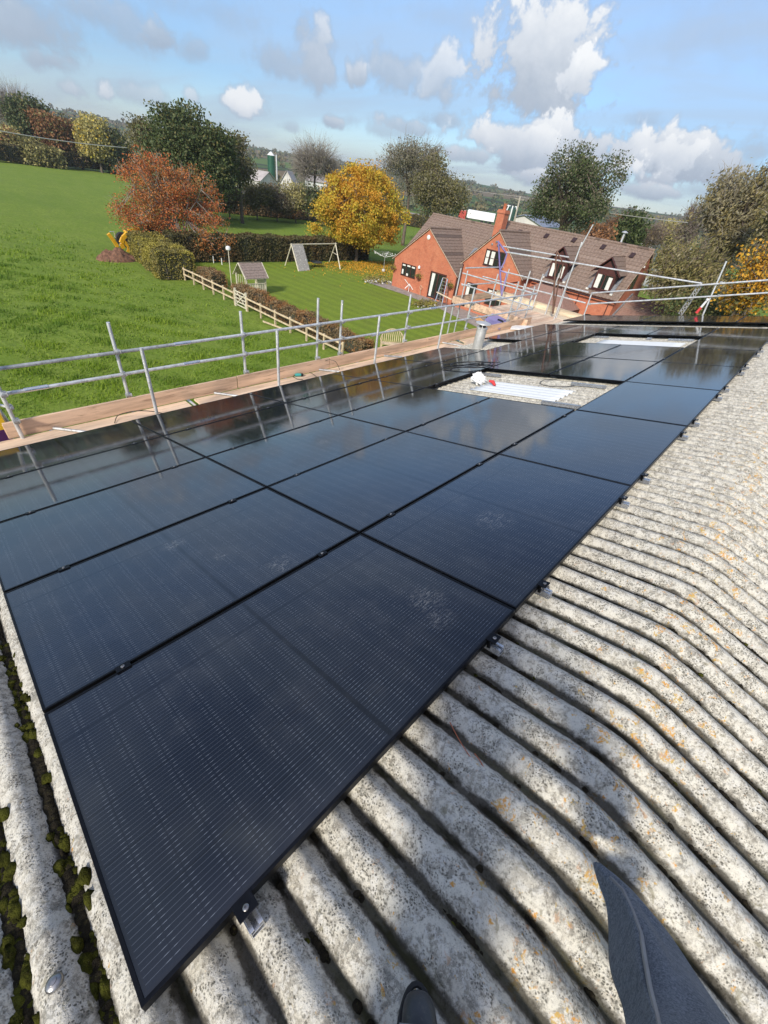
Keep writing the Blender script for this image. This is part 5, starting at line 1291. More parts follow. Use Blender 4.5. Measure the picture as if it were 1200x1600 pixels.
def build_playhouse():
    x0, x1, y0, y1 = 20.3, 22.1, 33.7, 35.2; h = 1.35; ap = 2.25
    e = empty('playhouse', (x0, y0, GZ), 'small open wooden playhouse with a brown shingled pitched roof by the fence', 'playhouse'); L = Vector(e.location)
    ym = (y0 + y1) / 2
    for (x, y) in ((x0, y0), (x0, y1), (x1, y0), (x1, y1)): MB().box(x - .05 - L.x, y - .05 - L.y, -.2, x + .05 - L.x, y + .05 - L.y, h + .05).build('post', MATS['play_wood'], e)
    for s, ys in ((1, y1 + .2), (-1, y0 - .2)):
        m = MB(); tiled(m, (x0 - .15 - L.x, ys - L.y, h - .08), (x1 + .15 - L.x, ys - L.y, h - .08), (x0 - .15 - L.x, ym - L.y, ap), (x1 + .15 - L.x, ym - L.y, ap), course=.2, tw=.3, wave=0, lift=.02); m.build('roof', MATS['play_roof'], e, fix=False)
        m = MB(); tiled(m, (x0 - .14 - L.x, ys - L.y, h - .12), (x1 + .14 - L.x, ys - L.y, h - .12), (x0 - .14 - L.x, ym - L.y, ap - .04), (x1 + .14 - L.x, ym - L.y, ap - .04), course=3, tw=3, wave=0, lift=.0); m.build('roof_lining', MATS['play_wood'], e, fix=False)
        for x in (x0 - .17, x1 + .17): MB().bar((x - L.x, ys - L.y, h - .1), (x - L.x, ym - L.y, ap - .02), .04, .12, up=(1, 0, 0)).build('bargeboard', MATS['play_wood'], e)
    for k in range(9): MB().box(x0 - L.x + .1 + k * .19, y0 - .02 - L.y, .1, x0 - L.x + .22 + k * .19, y0 + .0 - L.y, .85).build('side_board', MATS['play_wood'], e)
    for k in range(8): MB().box(x1 - .02 - L.x, y0 - L.y + .08 + k * .18, .1, x1 - L.x, y0 - L.y + .2 + k * .18, h).build('back_board', MATS['play_wood'], e)
    for z in (.1, .85): MB().bar((x0 - L.x, y0 - .03 - L.y, z), (x1 - L.x, y0 - .03 - L.y, z), .04, .07).build('rail', MATS['play_wood'], e)
    for k in range(4): MB().box(x0 - .02 - L.x, y0 - L.y + .25 + k * .3, .1, x0 - L.x, y0 - L.y + .29 + k * .3, h).build('slat', MATS['play_wood'], e)
build_playhouse()

def build_swing():
    p = lambda px, py: atz(px, py, GZ)
    A, B, C_, D_ = p(445, 415), p(467, 424), p(532, 421), p(514, 409)
    top = GZ + 2.25
    T1 = (A + B) / 2 ; T1 = np.array([T1[0], T1[1] , top]); T2 = (C_ + D_) / 2; T2 = np.array([T2[0], T2[1], top])
    Tl = aty(456, 387, T1[1]); 
    e = empty('swing_frame', (T1[0], T1[1], GZ), 'wooden swing frame with a climbing board standing in front of the dark hedge', 'swing frame'); L = np.array(e.location)
    T1[2] = top; T2[2] = top
    legs = [(A, T1), (B, T1), (C_, T2), (D_, T2)]
    for a, b in legs:
        MB().tube([a - L - np.array([0, 0, .1]), b - L + (b - a) * .03], .06, 8).build('leg', MATS['play_wood'], e, True)
    MB().tube([T1 - L - np.array([.1, 0, 0]), T2 - L + (T2 - T1) * .03], .06, 8).build('top_beam', MATS['play_wood'], e, True)
    MB().tube([(C_ - L) * .45 + (T2 - L) * .55, (D_ - L) * .45 + (T2 - L) * .55], .04, 8).build('cross_brace', MATS['play_wood'], e, True)
    # climbing board from the beam down to the lawn
    d = (T2 - T1) / np.linalg.norm(T2 - T1)
    b0 = B + d * .05; b1 = B + d * 1.65; t0 = T1 + d * .05; t1 = T1 + d * 1.65
    m = MB(); V4 = [b0 - L, b1 - L, t1 - L, t0 - L]; nn = np.cross(V4[1] - V4[0], V4[3] - V4[0]); nn /= np.linalg.norm(nn)
    m.add([tuple(v) for v in V4] + [tuple(v + nn * .04) for v in V4], [(0, 1, 2, 3), (4, 5, 6, 7), (0, 1, 5, 4), (1, 2, 6, 5), (2, 3, 7, 6), (3, 0, 4, 7)])
    cb = m.build('climbing_board', MATS['climb_wall'], e)
    for r in range(6):
        for c in range(4):
            q = V4[0] * (1 - (c + .5) / 4) * (1 - (r + .4) / 6) + V4[1] * ((c + .5) / 4) * (1 - (r + .4) / 6) + V4[3] * (1 - (c + .5) / 4) * ((r + .4) / 6) + V4[2] * ((c + .5) / 4) * ((r + .4) / 6)
            if (r + c) % 2: MB().lathe([(.07, -.05), (.06, .05), (.02, .08)], q - nn * .01, 8).build('hold', MATS['stone_white'], cb)
    s0 = T1 + d * 3.3; s1 = T1 + d * 4.4; zs = .42
    ring_ = MB(); c = (s0 + s1) / 2 - L; c[2] = zs
    ring_.tube([(c[0] + .62 * math.cos(t), c[1] + .62 * math.sin(t), zs + .06) for t in np.linspace(0, 2 * math.pi, 24, endpoint=False)], .055, 8, closed=True)
    ns = empty('nest_swing', Vector(L) + Vector(c), 'round black nest swing hanging under the wooden frame beam', 'swing')
    ring_.v = [(x - c[0], y - c[1], z - c[2]) for x, y, z in ring_.v]; ring_.build('ring', MATS['seat_net'], ns, True)
    MB().lathe([(.02, -.12), (.35, -.06), (.6, .06)], (0, 0, 0), 24).build('net', MATS['seat_net'], ns, True)
    for sx_ in (-.5, .5):
        q = (s0 if sx_ < 0 else s1) - L - c
        for sy in (-1, 1): MB().tube([(q[0], q[1], q[2]), (q[0] + .0, q[1], q[2] - .6), (d[0] * sx_ + .25 * sy * d[1], d[1] * sx_ - .25 * sy * d[0], .06)], .012, 5).build('rope', MATS['cable'], ns)
    bs = T1 + d * 2.2 - L
    sw = empty('bucket_swing', Vector(L) + Vector((bs[0], bs[1], .55)), 'small teal bucket swing beside the climbing board', 'swing')
    MB().lathe([(.1, 0), (.19, .05), (.2, .25), (.17, .26)], (0, 0, 0), 12).build('seat', MATS['teal'], sw, True)
    for s in (-.18, .18): MB().tube([(d[0] * s, d[1] * s, .25), (0, 0, top - GZ - .55)], .01, 5).build('rope', MATS['cable'], sw)
build_swing()

def build_airer():
    b = atz(599, 424.5, GZ); e = empty('rotary_airer', b, 'pale rotary washing line standing left of the brick gable', 'washing line')
    MB().tube([(0, 0, -.1), (0, 0, 1.75)], .025, 8).build('pole', MATS['galv'], e, True)
    MB().lathe([(.12, 0), (.2, .05), (.2, .28), (.08, .3)], (0, 0, 0), 12).build('foot', MATS['stone_white'], e, True)
    R0 = 1.45
    for k in range(4):
        t = k * math.pi / 2 + .5; MB().tube([(0, 0, 1.55), (R0 * math.cos(t), R0 * math.sin(t), 2.0)], .022, 6).build('arm', MATS['white'], e, True)
    m = MB()
    for f in (.35, .5, .65, .8, .98):
        P = [(R0 * f * math.cos(k * math.pi / 2 + .5), R0 * f * math.sin(k * math.pi / 2 + .5), 1.56 + .44 * f) for k in range(4)]
        m.tube(P, .009, 4, closed=True)
    m.build('line', MATS['white'], e)
    m = MB()
    for k in range(16):
        t = random.uniform(0, 6.28); f = random.uniform(.4, .95); m.box(R0 * f * math.cos(t) - .03, R0 * f * math.sin(t) - .03, 1.5 + .4 * f, R0 * f * math.cos(t) + .03, R0 * f * math.sin(t) + .03, 1.6 + .42 * f)
    o = m.build('pegs', MATS['white'], e); o['kind'] = 'stuff'
build_airer()

def build_bed(name, c, rx, ry, n, label, size=.16):
    e = empty(name, (c[0], c[1], GZ), label, 'flower bed')
    m = MB()
    bm = bmesh.new()
    for _ in range(n):
        a = random.uniform(0, 6.28); r = math.sqrt(random.random()); s = size * random.uniform(.5, 1.2)
        M = Matrix.Translation((rx * r * math.cos(a), ry * r * math.sin(a), s * .4 + .15 * (1 - r))) @ Matrix.Rotation(random.uniform(0, 3), 4, 'Z') @ Matrix.Diagonal((s * 1.3, s, s * .7, 1))
        bmesh.ops.create_icosphere(bm, subdivisions=1, radius=1, matrix=M)
    for v in bm.verts: v.co += Vector((random.gauss(0, .012), random.gauss(0, .012), random.gauss(0, .012)))
    me = bpy.data.meshes.new('stones'); bm.to_mesh(me); bm.free(); me.materials.append(MATS['stone_white'])
    o = bpy.data.objects.new('stones', me); COL.objects.link(o); o.parent = e; o['kind'] = 'stuff'
    V = []; F = []; P = rng.normal(0, 1, (int(420 * rx), 3)) * np.array([rx * .5, ry * .5, .13]) + np.array([0, 0, .22]); P[:, 2] = np.abs(P[:, 2])
    leaf_cards(V, F, P, .12); o2 = from_pydata('plants', V, F, MATS['leaf_hedge'], e); o2['kind'] = 'stuff'
build_bed('flower_bed', atz(589, 440, GZ), 1.9, 1.2, 46, 'rockery of pale stones and plants on the lawn left of the brick gable')
build_bed('flower_bed', atz(664, 478, GZ), 1.7, .8, 26, 'low bed of white flowers at the lawn edge below the gable door', .10)

def stepladder(loc, rz, h, w, label, spread=.9):
    e = empty('stepladder', loc, label, 'stepladder', rot=(0, 0, rz))
    for s in (-1, 1):
        MB().bar((s * w / 2, 0, 0), (s * w * .32, spread * .55, h), .05, .07, up=(1, 0, 0)).build('stile', MATS['alu'], e)
        MB().bar((s * w / 2, spread * 1.15, 0), (s * w * .32, spread * .6, h), .04, .05, up=(1, 0, 0)).build('rear_leg', MATS['alu'], e)
    for k in range(1, 8):
        t = k / 8; ww = w / 2 * (1 - t) + w * .32 * t
        MB().box(-ww, spread * .55 * t - .05, h * t - .015, ww, spread * .55 * t + .07, h * t + .015).build('step', MATS['alu'], e)
    MB().box(-w * .34, spread * .5, h - .02, w * .34, spread * .72, h + .03).build('platform', MATS['alu'], e)
stepladder(Vector(atz(684, 477.5, GZ)), R(-80), 2.35, .8, 'aluminium stepladder standing in front of the glazed door of the brick gable')
p = atz(706, 468, GZ + .9); q = atz(688, 459, GZ + 1.15)
thing_mb('plank', MB().bar(p, q + (q - p) * .3, .24, .06), 'board_pale', 'pale plank bridging from the stepladder towards the scaffold', 'plank')
m = MB(); a = np.array(atz(638, 456.5, GZ)); m.tube([a + np.array([-.3, .3, .3]), a + np.array([0, 0, .75])], .04, 6); m.tube([a + np.array([.25, -.35, .3]), a + np.array([0, 0, .75])], .04, 6); m.tube([a, a + np.array([0, 0, .8])], .03, 6); m.tube([a + np.array([-.35, .45, 1.15]), a + np.array([-.05, .05, .7])], .03, 6)
thing_mb('wind_ornament', m, 'white', 'white angled garden ornament beside the wall below the kitchen window', 'ornament')
m = MB(); a = np.array([HX - .12, 29.37, GZ]); m.tube([a + np.array([0, 0, .0]), a + np.array([0, .05, .5]), a + np.array([0, -.15, .75]), a + np.array([0, 0.12, .95]), a + np.array([0, .2, .75]), a + np.array([0, .02, .55])], .03, 6)
thing_mb('wall_ornament', m, 'board', 'small curled metal garden ornament against the brick wall', 'ornament', smooth=True)

# arched garden bench showing above the toe board
def build_bench():
    b = aty(613, 541, 19.4); b = atz(611, 545, GZ); e = empty('garden_bench', b, 'pale wooden garden bench with an arched slatted back seen above the toe board', 'bench', rot=(0, 0, R(-38)))
    m = MB().tube([(.8 * math.cos(t), 0, .55 + .75 * math.sin(t)) for t in np.linspace(0, math.pi, 17)], .035, 6); m.build('arched_top', MATS['fence_wood'], e, True)
    for k in range(11):
        x = -.7 + .14 * k; MB().box(x - .025, -.012, .45, x + .025, .012, .55 + .75 * math.sqrt(max(0, 1 - (x / .8) ** 2))).build('slat', MATS['fence_wood'], e)
    MB().box(-.8, -.5, .40, .8, .03, .44).build('seat', MATS['fence_wood'], e)
    for x in (-.76, .76):
        for y in (-.46, 0): MB().box(x - .03, y - .03, 0, x + .03, y + .03, .55).build('leg', MATS['fence_wood'], e)
build_bench()

# white marker sticks by the hedge
for k, (px, py) in enumerate([(321, 408), (324, 406), (334, 411), (347, 414)]):
    p = atz(px, py, GZ); e = MB().tube([p, p + np.array([0, 0, .62])], .045, 6)
    thing_mb('tree_guard', e, 'white', 'white tree guard by the dark hedge, %s from the left' % ['first', 'second', 'third', 'fourth'][k], 'tree guard', 'white tree guards', True)

# ---------------------------------------------------------------- hedges
hedge('box_hedge', 'thick clipped yellow-green hedge at the field edge in front of the red tree', [(17.3, 39.6), (18.5, 48.4)], 2.9, 2.0, 'leaf_hedge', 260, .10)
hedge('garden_hedge', 'low brown and green hedge beside the far end of the timber fence', [(19.1, 38.3), (19.0, 35.8)], 1.3, 1.15, 'leaf_hedge_brown', 300, .08)
hedge('fence_hedge', 'long low russet hedge running behind the timber fence', [(19.15, 33.0), (19.35, 18.3)], 1.15, 1.0, 'leaf_hedge_brown', 320, .075, rough=.14)
hedge('back_hedge', 'dark clipped hedge behind the swing frame and lawn', [(20.2, 47.2), (36.5, 46.8), (46.5, 47.2)], 1.9, 2.3, 'leaf_hedge_dark', 150, .13)
hedge('middle_hedge', 'brown trimmed hedge across the pasture behind the golden tree', [(40, 92.5), (52.5, 87.2), (69, 84.8), (80, 82)], 2.0, 2.6, 'leaf_hedge_brown', 55, .20)
hedge('field_hedge', 'long dark trimmed hedge along the far side of the big field', [(-45, 150), (26, 164), (67, 176), (84, 181)], 3.0, 3.3, 'leaf_hedge_dark', 16, .36, z0=GZ + .0)
hedge('road_hedge', 'trimmed dark hedge in front of the lorry', [(80, 110), (104, 82), (122, 66)], 2.2, 2.4, 'leaf_hedge_dark', 26, .3)

# ---------------------------------------------------------------- trees
def T(name, label, cx, cy, rx, ry, D, leaf, **k):
    b, h, wx, wz = px_tree(cx, cy, rx, ry, D, k.pop('basez', None)); n = k.pop('n', 9)
    sp = k.get('spread', .55); wx = max(.35 * wx, wx - sp * .65); wz = max(.35 * wz, wz - sp * .8)
    cr = k.pop('crown', None)
    cr = cr(h, wx, wz) if cr else lumps(h, wx, wz, n)
    if name == 'oak_tree': cr.append((0, 0, h, wx * .98, wx * .98, wz * 1.08, 9))
    return tree(name, label, 'tree', b, cr, leaf=leaf, **k)
G1 = 'trees behind the far field hedge'
tree_i = 0
b, h, wx, wz = px_tree(270, 328, 76, 74, 54, GZ)
tree('red_tree', 'russet red tree with thin open branches behind the thick hedge', 'tree', b,
     [(-.2 * wx, .1 * wx, h + .42 * wz, .62 * wx, .6 * wx, .48 * wz, 2.6), (.35 * wx, -.1 * wx, h + .18 * wz, .6 * wx, .6 * wx, .5 * wz, 2.2), (-.45 * wx, .3 * wx, h - .12 * wz, .55 * wx, .5 * wx, .34 * wz, 1.3),
      (.55 * wx, -.4 * wx, h - .38 * wz, .48 * wx, .45 * wx, .36 * wz, 1.1), (0, 0, h - .1 * wz, .7 * wx, .6 * wx, .4 * wz, 1.2), (.62 * wx, -.45 * wx, h - .78 * wz, .3 * wx, .3 * wx, .26 * wz, .5)],
     leaf='leaf_red', bark='bark_pale', clusters=230, per=120, leafsize=.10, spread=.5, trunk_r=.17, fork=.12, twigs=3, twig_mat='bark_pale', shell=.1, mix=('leaf_olive', .15))
tree('golden_tree', 'broad rounded tree with gold, green and orange leaves at the back of the lawn', 'tree', atz(556, 408, GZ),
     lumps(5.6, 5.3, 4.35, 13) + [(0, 0, 5.7, 4.9, 4.9, 4.0, 26), (-1.2, .8, 7.6, 2.6, 2.6, 1.9, 4), (3.9, -2.6, 4.6, 1.6, 1.6, 2.6, 1.6), (.5, -.5, 9.0, 2.3, 2.3, 1.3, 1.2), (-2.8, 2.8, 3.2, 2.0, 2.0, 1.4, 1.2), (0, 0, 3.4, 4.4, 4.4, 1.6, 1.5)],
     leaf='leaf_gold', clusters=300, per=150, leafsize=.15, spread=.5, trunk_r=.24, fork=.18, shell=.72, mix=('leaf_orange', .14))
T('oak_tree', 'very large dark green rounded tree beyond the red tree', 298, 254, 70, 68, 82, 'leaf_dark', clusters=300, per=170, leafsize=.24, spread=1.05, trunk_r=.55, shell=.7, fork=.25, n=14, mix=('leaf_olive', .16))
T('willow_tree', 'pale green loose tree on the left flank of the large dark tree', 236, 232, 32, 42, 86, 'leaf_olive', clusters=90, per=120, leafsize=.2, spread=.9, trunk_r=.3, shell=.4, mix=('leaf_greygreen', .5))
T('ash_tree', 'small grey-green tree on the right flank of the large dark tree', 372, 252, 26, 40, 88, 'leaf_olive', clusters=80, per=110, leafsize=.2, spread=.8, trunk_r=.3, shell=.5, mix=('leaf_greygreen', .5))
# row behind the far hedge, left
for (cx, cy, rx, ry, D, leaf, lab, kw) in [
    (50, 190, 30, 40, 184, 'leaf_dark', 'tall dark evergreen, the highest of the row behind the field hedge', dict(mix=('leaf_olive', .2))),
    (28, 172, 28, 32, 196, 'leaf_greygreen', 'bare pale tree at the left end of the row behind the field hedge', dict(per=8, twigs=16, twig_mat='bark_pale')),
    (84, 208, 34, 34, 180, 'leaf_rust', 'rusty orange tree beside the dark evergreen behind the field hedge', dict(mix=('leaf_olive', .25))),
    (8, 222, 24, 28, 176, 'leaf_palegold', 'straw coloured bush at the left edge of the picture behind the field hedge', dict(mix=('leaf_rust', .3))),
    (62, 236, 34, 20, 172, 'leaf_olive', 'low olive bushes below the rusty tree behind the field hedge', dict(mix=('leaf_palegold', .25))),
    (120, 222, 26, 36, 182, 'leaf_olive', 'dull olive tree between the rusty and the pale gold trees', dict(mix=('leaf_brown', .4))),
    (148, 212, 26, 40, 176, 'leaf_palegold', 'pale gold upright tree near the right end of the row behind the hedge', dict(mix=('leaf_yellow', .15))),
    (182, 234, 20, 34, 178, 'leaf_olive', 'shadowy olive tree at the right end of the row behind the hedge', dict(mix=('leaf_dark', .6)))]:
    T('field_tree', lab, cx, cy + 5, rx, ry - 4, D, leaf, clusters=130, per=kw.pop('per', 120), leafsize=.42, spread=1.5, trunk_r=.4, shell=.5, fork=.15, group=G1, twiglen=2.2, n=8, **kw)
# behind the golden tree
T('bare_tree', 'leafless grey tree left of the golden tree', 492, 252, 34, 38, 104, 'leaf_greygreen', clusters=80, per=5, leafsize=.3, spread=1.2, trunk_r=.3, twigs=26, twig_mat='bark_pale', fork=.12, shell=.2, twiglen=1.5)
T('poplar_tree', 'tall thinly leaved grey tree behind the right side of the golden tree', 645, 262, 54, 46, 88, 'leaf_greygreen', clusters=130, per=60, leafsize=.17, spread=.85, trunk_r=.32, twigs=10, twig_mat='bark_pale', fork=.12, shell=.25, twiglen=1.3)
T('alder_tree', 'olive brown leafy tree between the golden tree and the house roof', 684, 302, 48, 52, 82, 'leaf_olive', clusters=170, per=120, leafsize=.18, spread=.85, trunk_r=.32, twigs=3, twig_mat='twig', fork=.15, shell=.45, mix=('leaf_greygreen', .35))
for (cx, cy, rx, ry, D, leaf, lab) in [
    (400, 296, 26, 30, 96, 'leaf_olive', 'olive shrub below the farm shed roof'), (432, 306, 28, 32, 98, 'leaf_brown', 'brown shrub below the green silo'),
    (462, 300, 24, 28, 99, 'leaf_palegold', 'straw coloured shrub right of the silo'), (492, 304, 26, 32, 99, 'leaf_dark', 'dark ivy-clad shrub at the foot of the bare tree'), (524, 304, 22, 26, 97, 'leaf_brown', 'brown shrub at the left shoulder of the golden tree'),
    (356, 300, 22, 26, 92, 'leaf_brown', 'dusky brown shrub under the right side of the large dark tree')]:
    T('shrub', lab, cx, cy + 8, rx, ry - 6, D, leaf, clusters=70, per=90, leafsize=.2, spread=.8, trunk_r=.12, fork=.1, twigs=3, twig_mat='twig', shell=.3, group='shrubs in front of the farm', mix=('leaf_greygreen', .25))
T('dark_tree', 'dark green tree with a ragged top rising behind the house roof', 893, 312, 68, 68, 74, 'leaf_dark', clusters=200, per=130, leafsize=.17, spread=.8, trunk_r=.4, twigs=3, fork=.2, shell=.5, n=12, mix=('leaf_greygreen', .28))
for (cx, cy, rx, ry, D, leaf, lab, per, tw) in [
    (960, 362, 26, 26, 84, 'leaf_rust', 'reddish brown shrub right of the dark tree', 30, 10), (985, 362, 24, 32, 80, 'leaf_dark', 'dark green holly-like bush above the right end of the house roof', 80, 2),
    (1012, 376, 34, 26, 84, 'leaf_brown', 'brown leafless thicket behind the house gable end', 14, 14), (1050, 372, 30, 24, 90, 'leaf_palegold', 'dull yellow bush before the distant hills', 50, 4),
    (930, 378, 22, 20, 70, 'leaf_rust', 'orange brown bush peeping over the house ridge', 50, 5), (1075, 358, 20, 34, 78, 'leaf_greygreen', 'thin bare sapling left of the big willow', 4, 16)]:
    T('shrub', lab, cx, cy, rx, ry, D, leaf, clusters=60, per=per, leafsize=.24, spread=.85, trunk_r=.12, fork=.1, twigs=tw, twig_mat='twig', shell=.2, group='shrubs behind the house')
# willows and yellow shrub at the right
wd = np.array([.35, -.25, .5])
T('big_willow', 'large wind-blown willow with thin grey-brown leaves at the right edge', 1150, 342, 66, 74, 46, 'leaf_willow', clusters=210, per=95, leafsize=.10, spread=.62, trunk_r=.32, fork=.15, twigs=7, twig_mat='bark_pale', shell=.2, dirs=wd, aspect=2.6, wind=.3, n=12, mix=('leaf_greygreen', .3))
T('willow_shrub', 'dense olive willow growth below the big willow', 1085, 425, 66, 62, 42, 'leaf_willow', clusters=200, per=110, leafsize=.10, spread=.6, trunk_r=.2, fork=.1, twigs=4, twig_mat='twig', shell=.3, dirs=wd, aspect=2.4, wind=.2, mix=('leaf_olive', .55))
T('willow_tree', 'second willow leaning in from beyond the right edge', 1245, 360, 60, 90, 40, 'leaf_willow', clusters=150, per=100, leafsize=.10, spread=.6, trunk_r=.3, fork=.12, twigs=5, twig_mat='bark_pale', shell=.3, dirs=wd, aspect=2.4, wind=.3, mix=('leaf_olive', .4))
T('yellow_shrub', 'bright orange-yellow leafy shrub in front of the willow at the right edge', 1180, 445, 44, 62, 33, 'leaf_orange', clusters=95, per=62, leafsize=.115, spread=.42, trunk_r=.12, fork=.1, twigs=3, twig_mat='twig', shell=.3, mix=('leaf_olive', .3))
T('shrub', 'green shade shrub under the willow beside the far gable rails', 1110, 500, 70, 40, 36, 'leaf_dark', clusters=80, per=90, leafsize=.12, spread=.5, trunk_r=.12, fork=.1, shell=.4, mix=('leaf_olive', .5))
T('tree', 'tree outside the frame to the right of the golden tree', 1330, 330, 70, 80, 60, 'leaf_olive', clusters=90, per=60, leafsize=.2, spread=.9, trunk_r=.3, shell=.5) if False else None

# far woods and field trees as one mass
def far_woods():
    V = []; F = []; n = 0
    A = []
    for _ in range(1300):
        a = rng.uniform(R(-12), R(100)); r = 235 * (1600 / 235) ** rng.uniform(0, 1) 
        x, y = r * math.cos(a), r * math.sin(a)
        # hedgerow lines and copses: keep where a noise of position is high
        k = math.sin(x * .021 + 1.3) * math.sin(y * .017 + .4) + .6 * math.sin(x * .05 - y * .043) 
        if k < .25 and rng.random() > .22: continue
        A.append((x, y, r))
    for k in range(60):        # hedgerow runs
        a = rng.uniform(R(-10), R(98)); r = rng.uniform(250, 1200); x, y = r * math.cos(a), r * math.sin(a); t = rng.choice([.35, 1.9]) + rng.normal(0, .1)
        for q in range(22): A.append((x + math.cos(t) * q * r * .018, y + math.sin(t) * q * r * .018, r))
    for (x, y, r) in A:
        z = float(hill(np.array(x), np.array(y))); s = rng.uniform(1.8, 4.0) * (1 if r < 700 else 1.05)
        m = 46 if r < 500 else 22
        d = rng.normal(size=(m, 3)); d /= np.linalg.norm(d, axis=1)[:, None]; P = np.array([x, y, z + s * .9]) + d * np.array([s, s, s * .95]) * rng.uniform(.4, 1, (m, 1))
        leaf_cards(V, F, P, s * (.50 if r < 500 else .8), aspect=1.1)
    o = from_pydata('distant_woodland', V, F, MATS['leaf_far'], uv=False); tag(o, 'hedgerow trees and copses over the distant hills', None, None, 'stuff')
far_woods()

# leaves on the lawn under the golden tree
V = []; F = []
P = rng.normal(0, 1, (3600, 3)) * np.array([4.4, 3.2, 0]) + np.array([43.2, 43.2, GZ + .035]); P[:, 2] += rng.uniform(0, .03, len(P)); P = P[(P[:, 1] < 45.4)]
leaf_cards(V, F, P, .11); o = from_pydata('fallen_leaves', V, F, MATS['leaf_orange'], uv=False); tag(o, 'orange leaves scattered on the lawn under the golden tree', kind='stuff')

# grass tussocks over the near part of the field
def build_grass():
    n = 300000
    # more blades close to the barn
    y = 6.9 + 60 * rng.power(1.25, n) ** 1.7; x = rng.uniform(-14, 17.6, n) + (y - 7) * rng.uniform(-.25, .0, n)
    k = np.sin(x * 1.1 + np.sin(y * .7) * 2) * np.sin(y * 1.3 + np.sin(x * .6) * 2) + .5 * np.sin(x * 3.1 + y * 2.3)
    keep = (rng.random(n) < (.45 + .45 * k) * np.clip(1.4 - y / 48, 0, 1)) & ((x < 15.2) | (y < 38)); x, y, k = x[keep], y[keep], k[keep]; n = len(x)
    h = (.07 + .07 * np.clip(k, 0, 1)) * rng.uniform(.6, 1.5, n) * (1 + y / 90); a = rng.uniform(0, 6.28, n); w = .010 + .0007 * y
    lean = rng.normal(0, .045, (n, 2)) + np.array([.03, -.02]); b = np.stack([x, y, np.full(n, GZ)], 1)
    s = np.stack([np.cos(a) * w, np.sin(a) * w, np.zeros(n)], 1); t = b + np.stack([lean[:, 0], lean[:, 1], h], 1)
    V = np.stack([b - s, b + s, t], 1).reshape(-1, 3); me = bpy.data.meshes.new('field_grass'); 
    me.vertices.add(3 * n); me.vertices.foreach_set('co', V.ravel()); me.loops.add(3 * n); me.loops.foreach_set('vertex_index', np.arange(3 * n, dtype=np.int32))
    me.polygons.add(n); me.polygons.foreach_set('loop_start', np.arange(0, 3 * n, 3, dtype=np.int32)); me.update(calc_edges=True)
    me.materials.append(MATS['grass_blade']); o = bpy.data.objects.new('field_grass', me); COL.objects.link(o)
    tag(o, 'tufted pasture grass in the field below the scaffold', kind='stuff')
build_grass()

# ---------------------------------------------------------------- digger, soil, farm, lorry, pole
def build_digger():
    g = atz(205, 402, GZ); e = empty('excavator', (18.6, 53.0, GZ), 'yellow digger with a folded boom working behind the thick hedge', 'excavator'); L = Vector(e.location)
    X = 18.0
    w = lambda px, py, y=50.2: Vector(aty(px, py, y)) - L
    def arm(n, pts, wd, mat='digger_yellow'):
        m = MB()
        for a, b in zip(pts[:-1], pts[1:]): m.bar(a, b, wd, wd * 1.3)
        m.build(n, MATS[mat], e, bevel=.02)
    arm('stick', [w(169, 365), w(176, 374), w(184, 386)], .24)
    arm('boom', [w(201, 363), w(192, 372), w(189, 380), w(193, 388)], .26); arm('boom', [w(193, 376), w(201, 386), w(200, 394)], .22); arm('boom', [w(200, 361), w(218, 358)], .20)
    m = MB(); m.tube([w(191, 370), w(200, 364)], .06, 8); m.tube([w(186, 385), w(191, 377)], .05, 8); m.tube([w(171, 362), w(178, 362), w(180, 372)], .035, 6); m.build('ram', MATS['alu'], e, True)
    a = w(184, 386); bk = MB().lathe([(.5, 0), (.55, .3), (.4, .6), (.1, .7)], a - Vector((0, 0, .75)), 10); bk.build('bucket', MATS['rust'], e)
    m = MB().box(.2, -.6, .4, 3.6, 1.5, 1.45); m.build('body', MATS['digger_yellow'], e, bevel=.08)
    c = w(235, 348, 53.2); m = MB().box(c.x - 1.0, c.y - .7, 1.5, c.x + 1.0, c.y + .7, c.z - .05); m.build('cab', MATS['glass'], e, bevel=.05)
    for dx in (-1.02, 0, 1.02):
        for dy in (-.72, .72): MB().box(c.x + dx - .05, c.y + dy - .05, 1.4, c.x + dx + .05, c.y + dy + .05, c.z).build('cab_pillar', MATS['cab_roof'], e)
    MB().box(c.x - 1.15, c.y - .85, c.z, c.x + 1.15, c.y + .85, c.z + .14).build('cab_roof', MATS['cab_roof'], e, bevel=.04)
    for x in (-.1, 3.0):
        for y in (-.75, 1.35):
            t = MB().lathe([(.3, -.18), (.6, -.2), (.66, -.1), (.66, .1), (.6, .2), (.3, .18)], (x, y, .62), 20, Matrix.Rotation(math.pi / 2, 3, 'X')); t.build('wheel', MATS['tyre'], e, True)
    b = w(249, 358); MB().tube([b, b - Vector((0, 0, .6))], .09, 6).build('beacon_pole', MATS['digger_yellow'], e, True)
build_digger()
def heap(name, c, rx, ry, h, label):
    n = 28; V = []; F = []
    for j in range(n + 1):
        for i in range(n + 1):
            x, y = (i / n * 2 - 1), (j / n * 2 - 1); r = math.hypot(x, y)
            z = h * max(0, 1 - r) ** .6 * (1 + .35 * math.sin(x * 7 + y * 3) * math.cos(y * 6)) + random.gauss(0, .07) * (r < 1) - (.05 if r >= .98 else 0)
            V.append((x * rx, y * ry, z))
    for j in range(n):
        for i in range(n): k = j * (n + 1) + i; F.append((k, k + 1, k + n + 2, k + n + 1))
    o = from_pydata(name, V, F, MATS['soil'], smooth=True); o.location = c; tag(o, label, 'soil heap')
heap('soil_heap', Vector(atz(184, 406, GZ)), 1.75, 1.2, .85, 'heap of reddish brown soil under the digger bucket')

